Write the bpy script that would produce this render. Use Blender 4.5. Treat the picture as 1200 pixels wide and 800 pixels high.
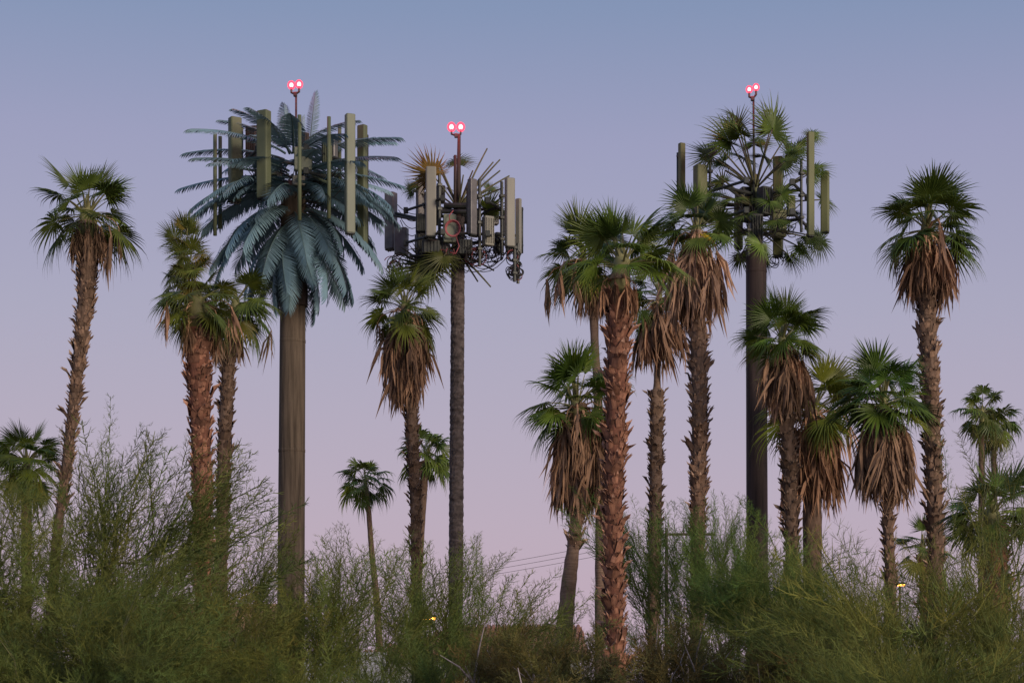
import bpy, math, random
import numpy as np
from mathutils import Vector, Matrix, Quaternion, Euler

for _o in list(bpy.data.objects):
    bpy.data.objects.remove(_o, do_unlink=True)
S = bpy.context.scene
COL = S.collection
R = math.radians

# ------------------------------------------------------------------ camera
FPX, HZ, CAMH = 2160.0, 795.0, 1.6          # focal length and horizon row in the 1200x800 photograph
cam_d = bpy.data.cameras.new("camera")
cam = bpy.data.objects.new("camera", cam_d)
COL.objects.link(cam)
cam.location = (0, 0, CAMH)
cam.rotation_euler = (R(90), 0, 0)
cam_d.sensor_width = 36.0
cam_d.lens = 36.0 * FPX / 1200.0
cam_d.shift_y = (HZ - 400.0) / 1200.0
cam_d.clip_start = 0.1
cam_d.clip_end = 6000.0
S.camera = cam

def at(px, py, D):
    return Vector(((px - 600.0) * D / FPX, D, CAMH + (HZ - py) * D / FPX))

# ------------------------------------------------------------------ dusk sky
SUN_EL, SUN_AZ = R(14.0), R(140.0)            # afterglow low behind the camera (compass degrees, +Y = north)
W = bpy.data.worlds.new("World")
S.world = W
W.use_nodes = True
nt = W.node_tree
nt.nodes.clear()
out = nt.nodes.new("ShaderNodeOutputWorld")
bg = nt.nodes.new("ShaderNodeBackground")
tc = nt.nodes.new("ShaderNodeTexCoord")
sep = nt.nodes.new("ShaderNodeSeparateXYZ")
ramp = nt.nodes.new("ShaderNodeValToRGB")
cr = ramp.color_ramp
cr.interpolation = 'LINEAR'
STOPS = [(0.0, (0.516, 0.398, 0.487)), (0.082, (0.464, 0.390, 0.506)), (0.194, (0.379, 0.367, 0.509)),
         (0.279, (0.312, 0.320, 0.496)), (0.342, (0.214, 0.278, 0.450)), (0.60, (0.150, 0.225, 0.400)), (1.0, (0.120, 0.190, 0.36))]
while len(cr.elements) < len(STOPS):
    cr.elements.new(0.5)
for e, (p, c) in zip(cr.elements, STOPS):
    e.position = p
    e.color = (*c, 1)
nt.links.new(tc.outputs["Generated"], sep.inputs[0])
nt.links.new(sep.outputs["Z"], ramp.inputs[0])
sky = nt.nodes.new("ShaderNodeTexSky")
sky.sky_type = 'NISHITA'
sky.sun_disc = False
sky.sun_elevation = R(0.6)
sky.sun_rotation = SUN_AZ
sky.air_density = 1.0
sky.dust_density = 1.0
skm = nt.nodes.new("ShaderNodeMix")
skm.data_type = 'RGBA'
skm.blend_type = 'ADD'
skm.inputs["Factor"].default_value = 0.04
nt.links.new(ramp.outputs["Color"], skm.inputs["A"])
nt.links.new(sky.outputs["Color"], skm.inputs["B"])
nt.links.new(skm.outputs["Result"], bg.inputs["Color"])
bg.inputs["Strength"].default_value = 0.98
nt.links.new(bg.outputs[0], out.inputs[0])

sun_d = bpy.data.lights.new("sun", 'SUN')
sun_d.energy = 2.6
sun_d.angle = R(24)
sun_d.color = (1.0, 0.81, 0.65)
sun = bpy.data.objects.new("sun", sun_d)
COL.objects.link(sun)
sdir = Vector((math.sin(SUN_AZ) * math.cos(SUN_EL), math.cos(SUN_AZ) * math.cos(SUN_EL), math.sin(SUN_EL)))
sun.rotation_euler = sdir.to_track_quat('Z', 'Y').to_euler()
sun.location = sdir * 50

vs = S.view_settings
vs.view_transform = 'Standard'
vs.look = 'None'
vs.exposure = 0.0
vs.gamma = 1.0
vs.use_curve_mapping = False

# ------------------------------------------------------------------ materials
def pmat(name, c1, c2, scale=6.0, stretch=(1, 1, 1), rough=0.8, bump=0.0, rand=0.25, objcol=False,
         tint=None, transl=0.0, spec=0.3, c3=None, metallic=0.0):
    """noise-mixed colours c1..c2, brightness varied per object and, if tint names an attribute, per leaf"""
    m = bpy.data.materials.new(name)
    m.use_nodes = True
    t = m.node_tree
    b = t.nodes["Principled BSDF"]
    o = t.nodes["Material Output"]
    L = t.links.new
    tcn = t.nodes.new("ShaderNodeTexCoord")
    mp = t.nodes.new("ShaderNodeMapping")
    mp.inputs["Scale"].default_value = stretch
    L(tcn.outputs["Object"], mp.inputs[0])
    nz = t.nodes.new("ShaderNodeTexNoise")
    nz.inputs["Scale"].default_value = scale
    nz.inputs["Detail"].default_value = 6
    nz.inputs["Roughness"].default_value = 0.65
    L(mp.outputs[0], nz.inputs["Vector"])
    rp = t.nodes.new("ShaderNodeValToRGB")
    rp.color_ramp.elements[0].position = 0.32
    rp.color_ramp.elements[0].color = (*c1, 1)
    rp.color_ramp.elements[1].position = 0.68
    rp.color_ramp.elements[1].color = (*c2, 1)
    if c3:
        e = rp.color_ramp.elements.new(0.85)
        e.color = (*c3, 1)
    L(nz.outputs["Fac"], rp.inputs[0])
    colr = rp.outputs[0]
    if rand > 0:
        oi = t.nodes.new("ShaderNodeObjectInfo")
        mr = t.nodes.new("ShaderNodeMapRange")
        mr.inputs["To Min"].default_value = 1 - rand
        mr.inputs["To Max"].default_value = 1 + rand
        L(oi.outputs["Random"], mr.inputs[0])
        mx = t.nodes.new("ShaderNodeMix")
        mx.data_type = 'RGBA'
        mx.blend_type = 'MULTIPLY'
        mx.inputs["Factor"].default_value = 1
        L(colr, mx.inputs["A"])
        L(mr.outputs[0], mx.inputs["B"])
        colr = mx.outputs["Result"]
        if objcol:
            m2 = t.nodes.new("ShaderNodeMix")
            m2.data_type = 'RGBA'
            m2.blend_type = 'MULTIPLY'
            m2.inputs["Factor"].default_value = 1
            L(colr, m2.inputs["A"])
            L(oi.outputs["Color"], m2.inputs["B"])
            colr = m2.outputs["Result"]
    if tint:
        an = t.nodes.new("ShaderNodeAttribute")
        an.attribute_name = tint
        m3 = t.nodes.new("ShaderNodeMix")
        m3.data_type = 'RGBA'
        m3.blend_type = 'MULTIPLY'
        m3.inputs["Factor"].default_value = 1
        L(colr, m3.inputs["A"])
        L(an.outputs["Color"], m3.inputs["B"])
        colr = m3.outputs["Result"]
    L(colr, b.inputs["Base Color"])
    b.inputs["Roughness"].default_value = rough
    b.inputs["Specular IOR Level"].default_value = spec
    b.inputs["Metallic"].default_value = metallic
    if bump > 0:
        bp = t.nodes.new("ShaderNodeBump")
        bp.inputs["Strength"].default_value = bump
        bp.inputs["Distance"].default_value = 0.03
        L(nz.outputs["Fac"], bp.inputs["Height"])
        L(bp.outputs[0], b.inputs["Normal"])
    if transl > 0:
        tr = t.nodes.new("ShaderNodeBsdfTranslucent")
        L(colr, tr.inputs["Color"])
        ms = t.nodes.new("ShaderNodeMixShader")
        ms.inputs[0].default_value = transl
        L(b.outputs[0], ms.inputs[1])
        L(tr.outputs[0], ms.inputs[2])
        L(ms.outputs[0], o.inputs["Surface"])
    return m

def emat(name, col, strength):
    m = bpy.data.materials.new(name)
    m.use_nodes = True
    b = m.node_tree.nodes["Principled BSDF"]
    b.inputs["Base Color"].default_value = (*[min(1, c) for c in col], 1)
    b.inputs["Emission Color"].default_value = (*col, 1)
    b.inputs["Emission Strength"].default_value = strength
    return m

def domemat(name, col, strength):
    """lit tinted glass: half lets the bulb through, half glows"""
    m = bpy.data.materials.new(name)
    m.use_nodes = True
    t = m.node_tree
    t.nodes.remove(t.nodes["Principled BSDF"])
    e = t.nodes.new("ShaderNodeEmission")
    e.inputs[0].default_value = (*col, 1)
    e.inputs[1].default_value = strength
    tr = t.nodes.new("ShaderNodeBsdfTransparent")
    tr.inputs[0].default_value = (1.0, 0.55, 0.55, 1)
    ms = t.nodes.new("ShaderNodeMixShader")
    ms.inputs[0].default_value = 0.5
    t.links.new(tr.outputs[0], ms.inputs[1])
    t.links.new(e.outputs[0], ms.inputs[2])
    t.links.new(ms.outputs[0], t.nodes["Material Output"].inputs["Surface"])
    return m

M = {}
M['blade'] = pmat("palm_leaf", (0.058, 0.090, 0.016), (0.132, 0.176, 0.034), 3.0, rough=0.45, rand=0.35, objcol=True, transl=0.22, spec=0.4)
M['petiole'] = pmat("palm_leaf_stalk", (0.16, 0.17, 0.07), (0.24, 0.22, 0.10), 5.0, rough=0.6, rand=0.25)
M['dead'] = pmat("dead_palm_leaf", (0.165, 0.108, 0.074), (0.39, 0.272, 0.188), 5.0, (3, 3, 1), rough=0.9, rand=0.4, objcol=True, transl=0.12)
M['deadstalk'] = pmat("dead_leaf_stalk", (0.34, 0.22, 0.15), (0.54, 0.385, 0.275), 6.0, rough=0.85, rand=0.35, objcol=True)
M['bark'] = pmat("grey_palm_bark", (0.06, 0.038, 0.026), (0.20, 0.135, 0.095), 9.0, (1, 1, 0.35), rough=0.95, bump=0.9, rand=0.15, objcol=True)
M['boottip'] = pmat("bleached_leaf_base_tip", (0.22, 0.15, 0.105), (0.46, 0.33, 0.24), 4.0, rough=0.9, rand=0.4, objcol=True)
M['redtip'] = pmat("bleached_red_leaf_base_tip", (0.24, 0.115, 0.075), (0.50, 0.31, 0.22), 4.0, rough=0.9, rand=0.4, objcol=True)
M['boot'] = pmat("old_leaf_base", (0.085, 0.052, 0.035), (0.27, 0.178, 0.122), 3.0, (1, 1, 0.5), rough=0.9, bump=0.5, rand=0.45, objcol=True, c3=(0.42, 0.32, 0.25))
M['bootred'] = pmat("reddish_leaf_base", (0.11, 0.050, 0.032), (0.30, 0.150, 0.095), 3.0, (1, 1, 0.5), rough=0.9, bump=0.5, rand=0.5, objcol=True, c3=(0.46, 0.29, 0.21))
M['barkred'] = pmat("reddish_palm_bark", (0.075, 0.034, 0.022), (0.22, 0.095, 0.06), 9.0, (1, 1, 0.5), rough=0.95, bump=0.9, rand=0.1)
M['ringed'] = pmat("ringed_palm_bark", (0.15, 0.098, 0.068), (0.29, 0.20, 0.145), 5.0, (0.6, 0.6, 6), rough=0.9, bump=0.7, rand=0.12, objcol=True)
M['teal'] = pmat("blue_green_plastic_leaf", (0.110, 0.190, 0.225), (0.160, 0.262, 0.300), 4.0, rough=0.5, rand=0.42, spec=0.4)
M['tealstem'] = pmat("blue_green_leaf_spine", (0.07, 0.12, 0.12), (0.11, 0.17, 0.17), 4.0, rough=0.5, rand=0.2)
M['fakeleaf'] = pmat("green_plastic_leaf", (0.048, 0.085, 0.018), (0.100, 0.145, 0.032), 4.0, rough=0.5, rand=0.4, objcol=True, transl=0.1)
M['fakestalk'] = pmat("olive_leaf_stalk", (0.07, 0.075, 0.035), (0.12, 0.115, 0.06), 5.0, rough=0.6, rand=0.25)
M['sage'] = pmat("dull_green_paint", (0.095, 0.115, 0.062), (0.130, 0.150, 0.085), 1.6, (1, 1, 0.4), rough=0.55, rand=0.14)
M['olive'] = pmat("olive_paint", (0.125, 0.138, 0.058), (0.165, 0.176, 0.080), 1.6, (1, 1, 0.4), rough=0.55, rand=0.14)
M['greenpaint'] = pmat("sage_green_paint", (0.155, 0.178, 0.125), (0.195, 0.215, 0.155), 1.6, (1, 1, 0.4), rough=0.5, rand=0.1)
M['beige'] = pmat("beige_antenna_shell", (0.20, 0.20, 0.165), (0.255, 0.25, 0.205), 1.6, (1, 1, 0.4), rough=0.5, rand=0.12)
M['grey'] = pmat("grey_painted_steel", (0.10, 0.10, 0.10), (0.17, 0.165, 0.16), 3.0, rough=0.5, rand=0.2, metallic=0.3)
M['darksteel'] = pmat("dark_steel", (0.035, 0.04, 0.038), (0.075, 0.08, 0.072), 4.0, rough=0.5, rand=0.3, metallic=0.4)
M['cable'] = pmat("black_cable", (0.018, 0.018, 0.018), (0.04, 0.038, 0.036), 4.0, rough=0.5, rand=0.2)
M['redcable'] = pmat("red_cable", (0.28, 0.07, 0.08), (0.36, 0.11, 0.12), 4.0, rough=0.5, rand=0.1)
M['towerbrown'] = pmat("weathered_tan_column", (0.055, 0.042, 0.030), (0.165, 0.128, 0.092), 3.0, (3.0, 3.0, 0.16), rough=0.9, bump=0.6, rand=0.0)
M['towerdark'] = pmat("dark_brown_column", (0.034, 0.024, 0.021), (0.090, 0.063, 0.054), 3.0, (2.5, 2.5, 0.15), rough=0.7, bump=0.3, rand=0.0)
M['towerbark'] = pmat("moulded_grey_bark", (0.035, 0.028, 0.026), (0.165, 0.135, 0.125), 3.2, (1.0, 1.0, 2.2), rough=0.9, bump=1.0, rand=0.0)
M['shrub'] = pmat("feathery_green_leaf", (0.098, 0.122, 0.028), (0.165, 0.190, 0.052), 0.9, rough=0.75, rand=0.10, objcol=True, tint="tint", transl=0.2)
M['shrubwood'] = pmat("shrub_bark", (0.085, 0.100, 0.040), (0.140, 0.145, 0.065), 6.0, rough=0.9, rand=0.2)
M['creo'] = pmat("olive_brown_leaf", (0.135, 0.108, 0.032), (0.200, 0.155, 0.052), 0.8, rough=0.8, rand=0.12, objcol=True, tint="tint", transl=0.15)
M['creowood'] = pmat("ash_grey_twig", (0.22, 0.18, 0.175), (0.36, 0.31, 0.305), 8.0, rough=0.9, rand=0.25)
M['redlens'] = domemat("red_beacon_glass", (1.0, 0.09, 0.16), 2.4)
M['redbulb'] = emat("beacon_bulb", (1.0, 0.50, 0.50), 9.0)
M['amber'] = emat("amber_lamp", (1.0, 0.40, 0.05), 22.0)
M['soil'] = pmat("desert_soil", (0.16, 0.115, 0.08), (0.27, 0.20, 0.145), 0.5, rough=0.95, bump=0.5, rand=0.0)
M['stucco'] = pmat("pale_stucco", (0.44, 0.46, 0.50), (0.52, 0.54, 0.58), 2.0, rough=0.9, bump=0.3, rand=0.0)
M['tan'] = pmat("tan_stucco", (0.30, 0.20, 0.13), (0.36, 0.25, 0.165), 2.0, rough=0.9, bump=0.3, rand=0.0)
M['terra'] = pmat("terracotta_tile", (0.26, 0.125, 0.085), (0.38, 0.20, 0.14), 2.0, rough=0.85, rand=0.3)
M['darkwood'] = pmat("dark_timber", (0.05, 0.038, 0.03), (0.09, 0.07, 0.055), 5.0, rough=0.85, rand=0.1)
M['pane'] = pmat("dark_window_glass", (0.03, 0.035, 0.045), (0.04, 0.045, 0.055), 1.0, rough=0.1, rand=0.0, spec=0.5)

# ------------------------------------------------------------------ mesh helpers
class MB:
    def __init__(s):
        s.v, s.f, s.m = [], [], []

    def add(s, verts, faces, mat=0):
        b = len(s.v)
        s.v += [tuple(p) for p in verts]
        s.f += [tuple(i + b for i in f) for f in faces]
        s.m += [mat] * len(faces)

    def tube(s, pts, radii, n=6, mat=0, cap=True, flat=1.0):
        pts = [Vector(p) for p in pts]
        if not hasattr(radii, '__len__'):
            radii = [radii] * len(pts)
        b = len(s.v)
        ref = None
        for i, p in enumerate(pts):
            t = (pts[min(i + 1, len(pts) - 1)] - pts[max(i - 1, 0)])
            t = t.normalized() if t.length > 1e-9 else Vector((0, 0, 1))
            if ref is None:
                ref = Vector((0, 1, 0)) if abs(t.y) < 0.9 else Vector((1, 0, 0))
            u = (ref - t * ref.dot(t)).normalized()
            ref = u
            w = t.cross(u)
            for k in range(n):
                a = 2 * math.pi * k / n
                s.v.append(tuple(p + (u * math.cos(a) + w * math.sin(a) * flat) * radii[i]))
        for i in range(len(pts) - 1):
            for k in range(n):
                k2 = (k + 1) % n
                s.f.append((b + i * n + k, b + i * n + k2, b + (i + 1) * n + k2, b + (i + 1) * n + k))
                s.m.append(mat)
        if cap:
            s.f.append(tuple(b + k for k in reversed(range(n))))
            s.m.append(mat)
            e = b + (len(pts) - 1) * n
            s.f.append(tuple(e + k for k in range(n)))
            s.m.append(mat)

    def prism(s, prof, z0, z1, mat=0, mtx=None):
        """closed profile [(x,y)] between z0 and z1, edges eased at both ends"""
        n = len(prof)
        rings = [(z0, 0.88), (z0 + 0.02, 1.0), (z1 - 0.02, 1.0), (z1, 0.88)]
        vv = [Vector((x * k, y * k, z)) for z, k in rings for x, y in prof]
        if mtx is not None:
            vv = [mtx @ p for p in vv]
        ff = [(i * n + k, i * n + (k + 1) % n, (i + 1) * n + (k + 1) % n, (i + 1) * n + k) for i in range(3) for k in range(n)]
        ff += [tuple(reversed(range(n))), tuple(3 * n + k for k in range(n))]
        s.add(vv, ff, mat)

    def box(s, c, d, mat=0, rz=0.0):
        w, h = d[0] / 2, d[1] / 2
        e = min(w, h) * 0.18
        prof = [(-w + e, -h), (w - e, -h), (w, -h + e), (w, h - e), (w - e, h), (-w + e, h), (-w, h - e), (-w, -h + e)]
        s.prism(prof, -d[2] / 2, d[2] / 2, mat, Matrix.Translation(c) @ Matrix.Rotation(rz, 4, 'Z'))

    def ball(s, c, r, mat=0, n=10, k=6, sz=1.0):
        c = Vector(c)
        vv = [c + Vector((0, 0, -r * sz))]
        for i in range(1, k):
            t = math.pi * i / k
            for j in range(n):
                a = 2 * math.pi * j / n
                vv.append(c + Vector((r * math.sin(t) * math.cos(a), r * math.sin(t) * math.sin(a), -r * sz * math.cos(t))))
        vv.append(c + Vector((0, 0, r * sz)))
        ff = [(0, 1 + (j + 1) % n, 1 + j) for j in range(n)]
        for i in range(k - 2):
            for j in range(n):
                a, b2 = 1 + i * n + j, 1 + i * n + (j + 1) % n
                ff.append((a, b2, b2 + n, a + n))
        top = len(vv) - 1
        o = 1 + (k - 2) * n
        ff += [(o + j, o + (j + 1) % n, top) for j in range(n)]
        s.add(vv, ff, mat)

    def data(s, name, mats, smooth=False):
        me = bpy.data.meshes.new(name)
        me.from_pydata(s.v, [], s.f)
        for m in (mats if isinstance(mats, (list, tuple)) else [mats]):
            me.materials.append(m)
        me.polygons.foreach_set("material_index", s.m)
        if smooth:
            me.polygons.foreach_set("use_smooth", [True] * len(s.f))
        me.update()
        return me

def link(name, me, parent=None, loc=None, rot=None, scale=None):
    o = bpy.data.objects.new(name, me)
    COL.objects.link(o)
    if parent is not None:
        o.parent = parent
    if loc is not None:
        o.location = loc
    if rot is not None:
        o.rotation_euler = rot
    if scale is not None:
        o.scale = scale if hasattr(scale, '__len__') else (scale,) * 3
    return o

def tri_mesh(name, V, T, mats, tint=None, mi=None):
    V = np.asarray(V, dtype=np.float32)
    T = np.asarray(T, dtype=np.int32)
    me = bpy.data.meshes.new(name)
    me.vertices.add(len(V))
    me.vertices.foreach_set("co", V.ravel())
    me.loops.add(T.size)
    me.loops.foreach_set("vertex_index", T.ravel())
    me.polygons.add(len(T))
    me.polygons.foreach_set("loop_start", np.arange(0, T.size, 3, dtype=np.int32))
    for m in (mats if isinstance(mats, (list, tuple)) else [mats]):
        me.materials.append(m)
    if mi is not None:
        me.polygons.foreach_set("material_index", np.asarray(mi, dtype=np.int32))
    if tint is not None:
        a = me.attributes.new("tint", 'FLOAT_COLOR', 'POINT')
        c = np.ones((len(V), 4), dtype=np.float32)
        c[:, :3] = np.asarray(tint, dtype=np.float32).reshape(len(V), -1)
        a.data.foreach_set("color", c.ravel())
    me.update(calc_edges=True)
    me.validate()
    return me

def thing(name, label, cat, loc=(0, 0, 0), group=None, kind=None):
    o = bpy.data.objects.new(name, None)
    o.empty_display_size = 0.3
    COL.objects.link(o)
    o.location = loc
    return tag(o, label, cat, group, kind)

def tag(o, label=None, cat=None, group=None, kind=None):
    for k, v in (("label", label), ("category", cat), ("group", group), ("kind", kind)):
        if v:
            o[k] = v
    return o

# ------------------------------------------------------------------ ground
g = MB()
N = 40
for i in range(N + 1):
    for j in range(N + 1):
        x = ((i / N) * 2 - 1)
        y = ((j / N) * 2 - 1)
        X, Y = math.copysign(abs(x) ** 2.4, x) * 3000, math.copysign(abs(y) ** 2.4, y) * 3000 + 40
        g.v.append((X, Y, 0.05 * math.sin(X * 0.31) * math.cos(Y * 0.27) - 0.05))
for i in range(N):
    for j in range(N):
        a = i * (N + 1) + j
        g.f.append((a, a + N + 1, a + N + 2, a + 1))
        g.m.append(0)
tag(link("ground", g.data("ground", M['soil'], True)), kind="structure")

# ------------------------------------------------------------------ palm leaves
def fan_leaf(seed, elev, lp=0.46, rb=0.54, spread=118, nseg=34, droop=0.30, split=0.52, cup=0.0, sw=1.0, stalk_r=0.014):
    """a fan palm leaf of length 1: stalk leaving the trunk at elev degrees (in +X), pleated fan with drooping tips"""
    rg = random.Random(seed)
    mb = MB()
    e = R(elev)
    pts, p, ang = [], Vector((0, 0, 0)), e
    bend = R(rg.uniform(8, 20)) * (0.4 + 0.8 * max(0, math.cos(e)))
    for i in range(6):
        pts.append(p.copy())
        p = p + Vector((math.cos(ang), 0, math.sin(ang))) * (lp / 5)
        ang -= bend / 5
    P = pts[-1]
    mb.tube(pts, [stalk_r * (1.7 - 1.0 * i / 5) for i in range(6)], 4, 1, True, 0.55)
    tilt = ang - R(rg.uniform(0, 14))
    T = Vector((math.cos(tilt), 0, math.sin(tilt)))
    Nn = Vector((-math.sin(tilt), 0, math.cos(tilt)))
    Sd = Vector((0, 1, 0))
    tw = R(rg.uniform(-38, 38))
    Sd, Nn = (Sd * math.cos(tw) + Nn * math.sin(tw)), (Nn * math.cos(tw) - Sd * math.sin(tw))
    cup = cup + rg.uniform(-0.20, 0.25)
    dphi = R(2 * spread / (nseg - 1))
    for k in range(nseg):
        u = 2 * k / (nseg - 1) - 1
        phi = R(spread) * u
        d = T * math.cos(phi) + Sd * math.sin(phi) - Nn * (cup * abs(math.sin(phi)))
        d.normalize()
        q = (-T * math.sin(phi) + Sd * math.cos(phi)).normalized()
        Rr = rb * (1 - 0.30 * u * u) * rg.uniform(0.86, 1.06)
        dr = droop * rg.uniform(0.55, 1.5)
        wob = rg.uniform(-0.06, 0.06)
        sp = split * rg.uniform(0.85, 1.1)
        b = len(mb.v)
        prev = None
        rows = (0.03, 0.30, sp, 0.5 + sp * 0.5, 0.92)
        for s_ in rows:
            r = Rr * s_
            c = P + d * r + q * (wob * s_ * s_ * Rr)
            sag = dr * (s_ ** 3.0) * Rr
            c = c + Vector((0, 0, -sag)) - d * (sag * 0.25)
            if s_ <= sp + 1e-6:
                hw = r * math.tan(dphi / 2) * 1.02
            else:
                hw = Rr * sp * math.tan(dphi / 2) * (1 - (s_ - sp) / (1 - sp)) ** 0.8
            hw *= sw
            ridge = hw * 0.55
            mb.v += [tuple(c - q * hw), tuple(c + Nn * ridge), tuple(c + q * hw)]
        s_ = rg.uniform(1.02, 1.12)
        sag = dr * (s_ ** 3.0) * Rr * 1.25
        tipv = P + d * (Rr * s_) + Vector((0, 0, -sag)) - d * (sag * 0.3) + q * (wob * Rr)
        mb.v.append(tuple(tipv))
        for i in range(len(rows) - 1):
            o = b + i * 3
            mb.f += [(o, o + 1, o + 4, o + 3), (o + 1, o + 2, o + 5, o + 4)]
            mb.m += [0, 0]
        o = b + (len(rows) - 1) * 3
        tpi = len(mb.v) - 1
        mb.f += [(o, o + 1, tpi), (o + 1, o + 2, tpi)]
        mb.m += [0, 0]
    return mb

ELEV = [84, 66, 48, 30, 12, -6, -26, -46, -64]
LEAF, SMALL = {}, {}
for e in ELEV:
    for v in range(3):
        LEAF[e, v] = fan_leaf(1000 + e * 7 + v, e, lp=(0.40 if e > 60 else 0.46), rb=(0.62 if e > 60 else 0.56),
                              spread=(64 if e > 75 else 100 if e > 50 else 120), nseg=28, split=0.46, droop=(0.06 if e > 60 else 0.20 if e > 0 else 0.30)
                              ).data("palm_leaf_%s" % ("abc"[v]), [M['blade'], M['petiole']])
    SMALL[e] = fan_leaf(3000 + e, e, nseg=17, spread=110, droop=0.36).data("young_palm_leaf", [M['blade'], M['petiole']])

def dead_leaf(seed, reach=0.20, wide=0.11, n=20):
    """a dead fan leaf folded like a shut umbrella, hanging from a stalk that bends over (length 1)"""
    rg = random.Random(seed)
    mb = MB()
    y1 = rg.uniform(-0.06, 0.06)
    pts = [(0, 0, 0), (reach * 0.45, y1 * 0.2, 0.025), (reach * 0.85, y1 * 0.5, -0.05), (reach * 1.02, y1 * 0.8, -0.18), (reach * 1.0, y1, -0.34)]
    mb.tube(pts, [0.021, 0.017, 0.014, 0.012, 0.009], 4, 1, True, 0.6)
    for k in range(n):
        st = rg.uniform(0.0, 0.6)
        p = Vector(pts[3]).lerp(Vector(pts[4]), st)
        aim = Vector((rg.gauss(0.01, 0.05), rg.gauss(0, wide), -rg.uniform(0.42, 0.70)))
        hw = rg.uniform(0.012, 0.026)
        a = rg.uniform(0, math.pi)
        q = Vector((math.cos(a), math.sin(a), 0))
        b = len(mb.v)
        wob = [Vector((rg.gauss(0, 0.012), rg.gauss(0, 0.016), 0)) for _ in range(4)]
        for i, (t, w) in enumerate(((0.0, 0.5), (0.3, 1.0), (0.62, 0.8))):
            # fan out early, then fall straight
            f = t ** 0.55
            c = p + Vector((aim.x * f, aim.y * f, aim.z * t)) + wob[i]
            mb.v += [tuple(c - q * hw * w), tuple(c + q * hw * w)]
        c = p + aim + wob[3] * 2
        mb.v.append(tuple(c))
        mb.f += [(b, b + 1, b + 3, b + 2), (b + 2, b + 3, b + 5, b + 4), (b + 4, b + 5, b + 6)]
        mb.m += [0, 0, 0]
    return mb

DEAD = [dead_leaf(50 + i, reach=0.13 + 0.035 * (i % 3), wide=0.085 + 0.02 * (i % 2)).data("dead_leaf", [M['dead'], M['deadstalk']]) for i in range(7)]
DEADOUT = [dead_leaf(80 + i, reach=0.42 + 0.1 * i, wide=0.07, n=9).data("withered_leaf", [M['dead'], M['deadstalk']]) for i in range(3)]

def boot_mb(seed):
    """old leaf base: a curved shingle split at the top into two torn, out-curled horns"""
    rg = random.Random(seed)
    mb = MB()
    u = rg.uniform
    m = u(0.36, 0.58)                                   # where it splits
    o1 = u(0.10, 0.18)
    mb.v = [(-0.06, -0.42, 0), (0.05, 0, 0), (-0.06, 0.42, 0),
            (o1 - 0.10, -0.44, m), (o1 + 0.06, u(-0.08, 0.08), m + u(-0.06, 0.10)), (o1 - 0.10, 0.44, m)]
    mb.f = [(0, 1, 4, 3), (1, 2, 5, 4)]
    mb.m = [0, 0]
    for sg in (-1, 1):
        h = u(0.72, 1.15)
        x = o1 + u(0.06, 0.34)
        y = sg * u(0.10, 0.42)
        a = 3 if sg < 0 else 5
        b = len(mb.v)
        mb.v += [(x * 0.75, y * 1.12 + 0.09, (m + h) / 2), (x * 0.75 + 0.05, y * 0.8 - 0.09, (m + h) / 2 + 0.03), (x + u(0, 0.12), y, h), (x * 0.3 - 0.04, y * 0.9, (m + h) / 2)]
        mb.f += [(a, 4, b + 1, b), (b, b + 1, b + 2), (4, b + 3, b + 1), (a, b, b + 3), (b + 1, b + 3, b + 2), (b + 3, b, b + 2)]
        mb.m += [0, 1, 0, 0, 1, 1]
    return mb

BOOTS = [boot_mb(i) for i in range(8)]
BTIP = {'boot': 'boottip', 'bootred': 'redtip'}
BOOT_ME = {k: [b.data("leaf_base", [M[k], M[BTIP[k]]]) for b in BOOTS] for k in ('boot', 'bootred')}

# ------------------------------------------------------------------ palms
def smooth_path(P, n):
    """Catmull-Rom through (Vector, radius) samples"""
    out = []
    k = len(P) - 1
    for i in range(n + 1):
        t = i / n * k
        j = min(int(t), k - 1)
        f = t - j
        a, b, c, d = P[max(j - 1, 0)], P[j], P[j + 1], P[min(j + 2, k)]
        def cr_(x0, x1, x2, x3):
            return 0.5 * ((2 * x1) + (-x0 + x2) * f + (2 * x0 - 5 * x1 + 4 * x2 - x3) * f * f + (-x0 + 3 * x1 - 3 * x2 + x3) * f ** 3)
        out.append((Vector([cr_(a[0][q], b[0][q], c[0][q], d[0][q]) for q in range(3)]), cr_(a[1], b[1], c[1], d[1])))
    return out

def sample(path, s):
    t = max(0.0, min(1.0, s)) * (len(path) - 1)
    j = min(int(t), len(path) - 2)
    f = t - j
    return path[j][0].lerp(path[j + 1][0], f), path[j][1] * (1 - f) + path[j + 1][1] * f, (path[j + 1][0] - path[j][0]).normalized()

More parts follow.
